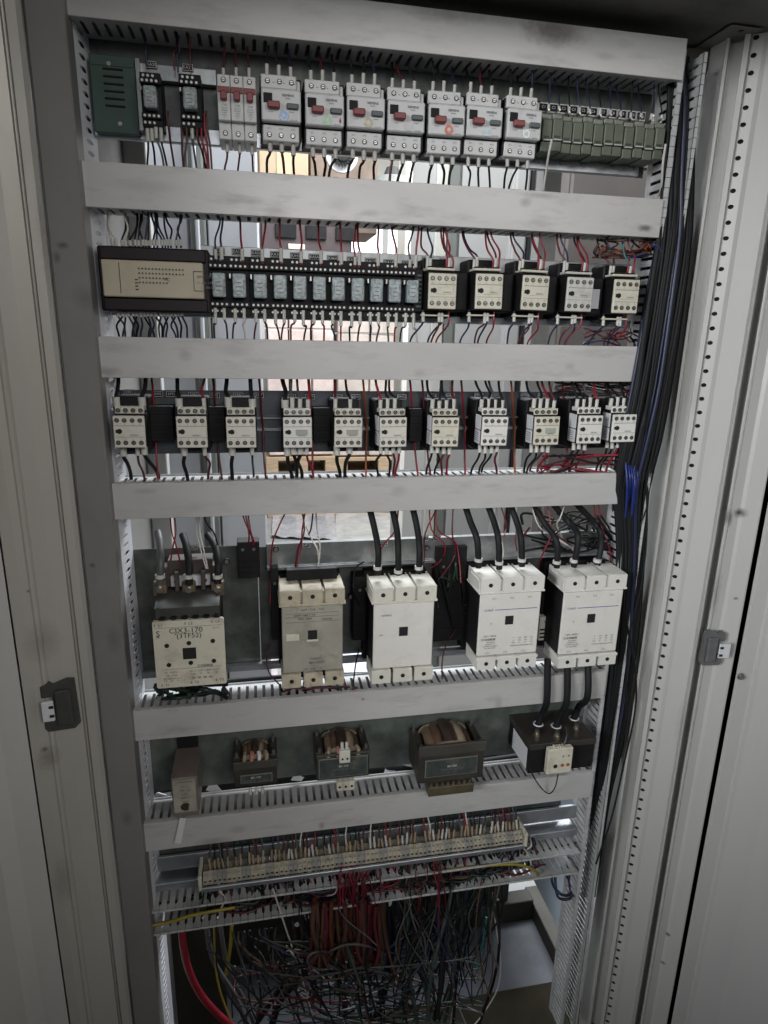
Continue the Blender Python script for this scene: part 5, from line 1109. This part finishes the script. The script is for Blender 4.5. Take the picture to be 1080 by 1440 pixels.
o = m.build('wire_tangle'); tag(o, 'big dark tangle of loose wires filling the cabinet bottom', 'wires'); o['kind'] = 'stuff'
m = MB()
ob_ = [mat('rust_orange_wire', (.065, .020, .011), .7, var=.4, scale=60), mat('dark_orange_wire', (.095, .025, .013), .5, var=.3, scale=60), WM['maroon'], WM['brown']]
for k in range(110):
    x = q.uniform(440, 536); Y0 = q.uniform(-.012, .05)
    m.tube([zc(x, 1272+q.uniform(-8, 8), Y0), zc(x+q.uniform(-3, 3), 1305, Y0), zc(x+q.uniform(-5, 5), 1335, Y0), zc(x+q.uniform(-9, 9), 1352+q.uniform(-12, 10), Y0)], q.uniform(.0028, .0052), q.choice(ob_), n=5, sub=3)
o = m.build('orange_wire_bunch'); tag(o, 'bunch of rusty orange wires hanging in the middle below the lowest duct', 'wires'); o['kind'] = 'stuff'
m = MB()
for k in range(30):
    x = q.choice([q.uniform(470, 550), q.uniform(480, 520), q.uniform(480, 520), q.uniform(588, 622)]); Y0 = q.uniform(-.008, .0)
    m.tube([zc(x, 1216+(500-x)*.12, Y0+.012), zc(x+q.uniform(-6, 6), 1232, Y0), zc(x+q.uniform(-8, 8), 1256, Y0), zc(x+q.uniform(-14, 12), 1290+q.uniform(-10, 20), Y0+.02)], .0013, WM[q.choice(['maroon', 'red', 'maroon', 'maroon'])], n=5, sub=3)
o = m.build('red_wire_spray'); tag(o, 'spray of thin red wires hanging over the lowest duct near its middle', 'wires'); o['kind'] = 'stuff'
for k, pts in enumerate(([(775, 1228, .05), (778, 1245, .02), (790, 1258, .0), (802, 1255, .03), (798, 1225, .05)], [(780, 1225, .05), (784, 1260, .02), (800, 1264, .0), (806, 1255, .04)], [(790, 1218, .05), (800, 1235, .02), (798, 1205, .05)])):
    wire([W(*p) for p in pts], .003, 'navy', 'dark blue cable loop at the lower right duct corner, %s' % NUM[k], 'cable loops in the lower right corner')

# ================================================================== BACKGROUND THINGS BEYOND THE OPEN BACK
wc = mat('white_sheet_steel', (.66, .66, .68), .4, var=.05, scale=3, dirt=(.35, .33, .3), damt=.25, dscale=4)
lg = mat('light_grey_sheet', (.47, .46, .44), .5, var=.06, scale=3, dirt=(.3, .28, .25), damt=.3, dscale=4)
ol = mat('olive_grey_profile', (.20, .21, .19), .5, var=.1)
def backcab(x0, x1, Y, ytop, label, m1, door=None, D=.35, grp='pale cabinets seen through the open back'):
    a, b = W(x0, 600, Y).x, W(x1, 600, Y).x; zt = W((x0+x1)/2, ytop, Y).z
    t = thing('distant_cabinet', label, 'cabinet', ((a+b)/2, Y, 0), grp); h = (b-a)/2
    MB().box(-h, h, .02, D, 0, zt, m1, c=.004).build('body', t)
    for (u0, u1, mm) in (door or [(.02, .98, m1)]): MB().box(-h+2*h*u0, -h+2*h*u1, 0, .0195, .04, zt-.02, mm, c=.003).build('door', t)
    return t
backcab(148, 282, 1.05, 150, 'white distant cabinet seen behind the left side', wc, [(.0, .10, lg), (.13, .16, ol), (.18, .98, wc)])
backcab(283, 302, 1.0, 150, 'narrow olive grey post standing between the two white cabinets', ol, [(.3, .6, wc)], D=.1)
backcab(304, 372, 1.05, 150, 'narrow white distant cabinet right of the olive post', wc)
backcab(600, 700, 1.35, 130, 'cream grey distant cabinet with a post edge, behind the middle right', lg, [(.02, .16, wall_m), (.18, .30, ol), (.33, .98, lg)])
backcab(702, 770, 1.3, 130, 'pale distant cabinet split by a dark gap, behind the right side', lg, [(.02, .25, lg), (.30, .36, gaskm), (.40, .98, lg)])
backcab(772, 900, 1.2, 150, 'brownish grey distant cabinet behind the right end', mat('brown_grey_sheet', (.17, .15, .14), .6, var=.2, scale=4), None)
kb = mat('cardboard', (.34, .25, .16), .7, var=.12, scale=12, dirt=(.18, .12, .08), damt=.3)
pkb = mat('pink_wrapped_bricks', (.58, .47, .43), .5, var=.2, scale=10, dirt=(.72, .68, .66), damt=.7)
wood = mat('pallet_wood', (.42, .30, .19), .7, var=.3, scale=8, stretch=(1, 1, 8), dirt=(.15, .1, .06), damt=.4)
def bx(px, Y, D, label, name, cat, mm, grp=None, floor=False, extra=None):
    x0, x1, y0, y1 = px; a, b = W(x0, y0, Y), W(x1, y1, Y)
    t = thing(name, label, cat, ((a.x+b.x)/2, Y, b.z if not floor else 0), grp); h = (b.x-a.x)/2; H = a.z-(b.z if not floor else 0)
    return t, h, H
t, h, H = bx((362, 434, 150, 300), 2.2, .4, 'brown cardboard carton standing behind the top row', 'carton', 'carton', kb)
MB().box(-h, h, 0, .4, 0, H, kb, c=.004).build('box_body', t); MB().box(-.03, .03, -.003, -.0005, 0, H, mat('packing_tape', (.42, .33, .2), .25), c=0).build('tape', t)
t, h, H = bx((366, 494, 296, 430), 2.1, .4, 'dark machine with black vents below the carton', 'dark_machine', 'machine', black_m)
dkm = mat('machine_dark_brown', (.07, .05, .05), .5, var=.3)
MB().box(-h, h, 0, .5, 0, H, dkm, c=.006).build('housing', t)
for k in range(3): MB().box(-h+.06+k*.13, -h+.15+k*.13, -.01, -.001, H*.72, H*.88, black_m, c=.004).build('vent', t)
MB().box(-h*.42, -h*.05, -.012, -.001, H*.60, H*.66, old_m, c=.003).build('label_plate', t)
P = W(482, 216, 2.05); t = thing('fan_rotor', 'black toothed rotor on a white disc behind the motor breakers', 'rotor', tuple(P))
MB().cyl((0, .02, 0), .068, .02, 'y', white_m, 28).build('disc', t)
for k in range(20):
    a_ = 2*math.pi*k/20; MB().prism([(-.005, .025), (.005, .025), (.003, .046), (-.003, .046)], 0, .014, 'y', black_m).build('tooth', t).rotation_euler = (0, a_, 0)
MB().cyl((0, .015, 0), .028, -.02, 'y', black_m, 20).build('hub', t)
t, h, H = bx((528, 580, 222, 300), 2.0, .1, 'translucent grey bottle lying near the rotor', 'bottle', 'bottle', clear_m)
MB().cyl((0, .05, 0), h*.9, H*.7, 'z', mat('murky_bottle', (.35, .36, .33), .2, var=.3), 18).build('vessel', t); MB().cyl((0, .05, H*.7), h*.5, H*.2, 'z', black_m, 14, r2=h*.3).build('cap', t)
t, h, H = bx((436, 530, 200, 330), 2.25, .3, 'brown shelf clutter behind the rotor', 'shelf_unit', 'shelf', dkm)
MB().box(-h, h, 0, .3, 0, H, mat('shelf_brown', (.13, .09, .065), .6, var=.4, scale=10), c=.004).build('back_panel', t)
# window in the far wall
a, b = W(492, 260, 5.55), W(582, 372, 5.55)
t = thing('window', 'bright daylit window in the far wall behind the small relays', 'window', ((a.x+b.x)/2, 5.55, b.z)); h = (b.x-a.x)/2; H = a.z-b.z
MB().box(-h, h, .0, .02, 0, H, mat('daylight_pane', (.8, .85, .9), .5, emit=(.86, .93, 1.0), es=1.5), c=0).build('pane', t)
for x_ in (-h-.05, 0, h): MB().box(x_, x_+.05, -.03, -.001, -.05, H+.05, lg, c=.004).build('frame', t)
t, h, H = bx((575, 606, 150, 700), 2.6, .2, 'cream column standing right of the window', 'column', 'column', wall_m, floor=True)
MB().box(-h, h, 0, .2, 0, H, wall_m, c=.005).build('shaft', t)
# stacks on pallets
def stack(px, Y, label, mm, rows, cols, wrap=True):
    x0, x1, y0, y1 = px; a, b = W(x0, y0, Y), W(x1, y1, Y); z0 = b.z
    t = thing('pallet_stack', label, 'stacked goods', ((a.x+b.x)/2, Y, z0), 'wrapped goods standing on pallets'); h = (b.x-a.x)/2; H = a.z-z0
    for r in range(rows):
        for c in range(cols):
            w_ = 2*h/cols; MB().box(-h+c*w_+.006, -h+(c+1)*w_-.006, jit(.012), .5, H*r/rows+.004, H*(r+1)/rows-.004, mm, c=.008).build('packet', t)
    n_ = 3; ph = (z0-.004)/n_
    for lv in range(n_):
        u = thing('pallet', '%s wooden pallet under the ' % ['bottom', 'middle', 'top'][lv]+label.split(' stack')[0]+' stack', 'pallet', ((a.x+b.x)/2, Y-.02, lv*ph), 'wooden pallets')
        for z in (ph*.80, 0): MB().box(-h-.02, h+.02, 0, .55, z, z+ph*.17, wood, c=.003).build('deck_board', u)
        for c in (-1, 0, 1): MB().box(c*h*.9-.05, c*h*.9+.05, .0, .5, ph*.171, ph*.799, wood, c=.003).build('block', u)
stack((372, 470, 430, 640), 4.45, 'pink wrapped block stack at the left', pkb, 7, 3)
stack((474, 604, 438, 640), 4.5, 'tan banded block stack at the right', mat('tan_wrapped_bricks', (.48, .41, .36), .45, var=.25, scale=8, dirt=(.72, .68, .64), damt=.6), 7, 3)
def sheet(pxs, z, label, name, cat, mm, n=10, amp=.01, seed=1):
    q = random.Random(seed); A, B, C_, D_ = [onz(x, y, z) for x, y in pxs]; m = MB(); vs = []; 
    for i in range(n+1):
        for j in range(n+1):
            u_, v_ = i/n, j/n; p = (A*(1-u_)+B*u_)*(1-v_)+(D_*(1-u_)+C_*u_)*v_; vs.append((p.x, p.y, p.z+q.uniform(0, amp)))
    m.add(vs, [(i*(n+1)+j, (i+1)*(n+1)+j, (i+1)*(n+1)+j+1, i*(n+1)+j+1) for i in range(n) for j in range(n)], mm, True)
    o = m.build(name); tag(o, label, cat); return o
foil = mat('crinkled_foil', (.62, .64, .70), .25, metal=.5, var=.25, scale=30, bump=.8, bscale=25)
sheet([(382, 756), (474, 760), (470, 722), (384, 722)], .012, 'crumpled silvery foil sheet lying on the far floor', 'foil_sheet', 'foil', foil, 14, .02, 2)
sheet([(472, 762), (566, 760), (560, 722), (472, 722)], .010, 'flattened grey printed carton lying on the far floor', 'flattened_carton', 'carton', mat('printed_card', (.42, .41, .39), .6, var=.25, scale=9, dirt=(.08, .08, .08), damt=.5, dscale=10), 8, .006, 3)
sheet([(470, 985), (520, 985), (512, 870), (474, 872)], .02, 'bright bubble wrap sheet on the floor behind the grimy contactor', 'bubble_wrap', 'bubble wrap', mat('bubble_wrap_film', (.68, .72, .82), .2, var=.2, scale=40, bump=1, bscale=28), 16, .02, 4)
sheet([(318, 985), (392, 985), (388, 890), (322, 892)], .02, 'dull pinkish bubble wrap on the floor right of the CJX3-170 contactor', 'bubble_wrap', 'bubble wrap', mat('bubble_wrap_dull', (.50, .44, .45), .3, var=.2, scale=40, bump=1, bscale=28), 16, .02, 5)
t, h, H = bx((756, 806, 1140, 1152), .42, .02, 'x', 'white_panel', 'panel', wc)
bpy.data.objects.remove(t)
a = onz(745, 1290, .3); 
pw = MB().box(0, .004, 0, .30, 0, .50, mat('pale_blue_panel', (.62, .70, .80), .4, var=.05), c=.001).build('pale_panel', None, (W(800, 1200, .14).x, .14, Z0-1.33)); tag(pw, 'pale bluish panel lit from behind at the lower right rear', 'panel')
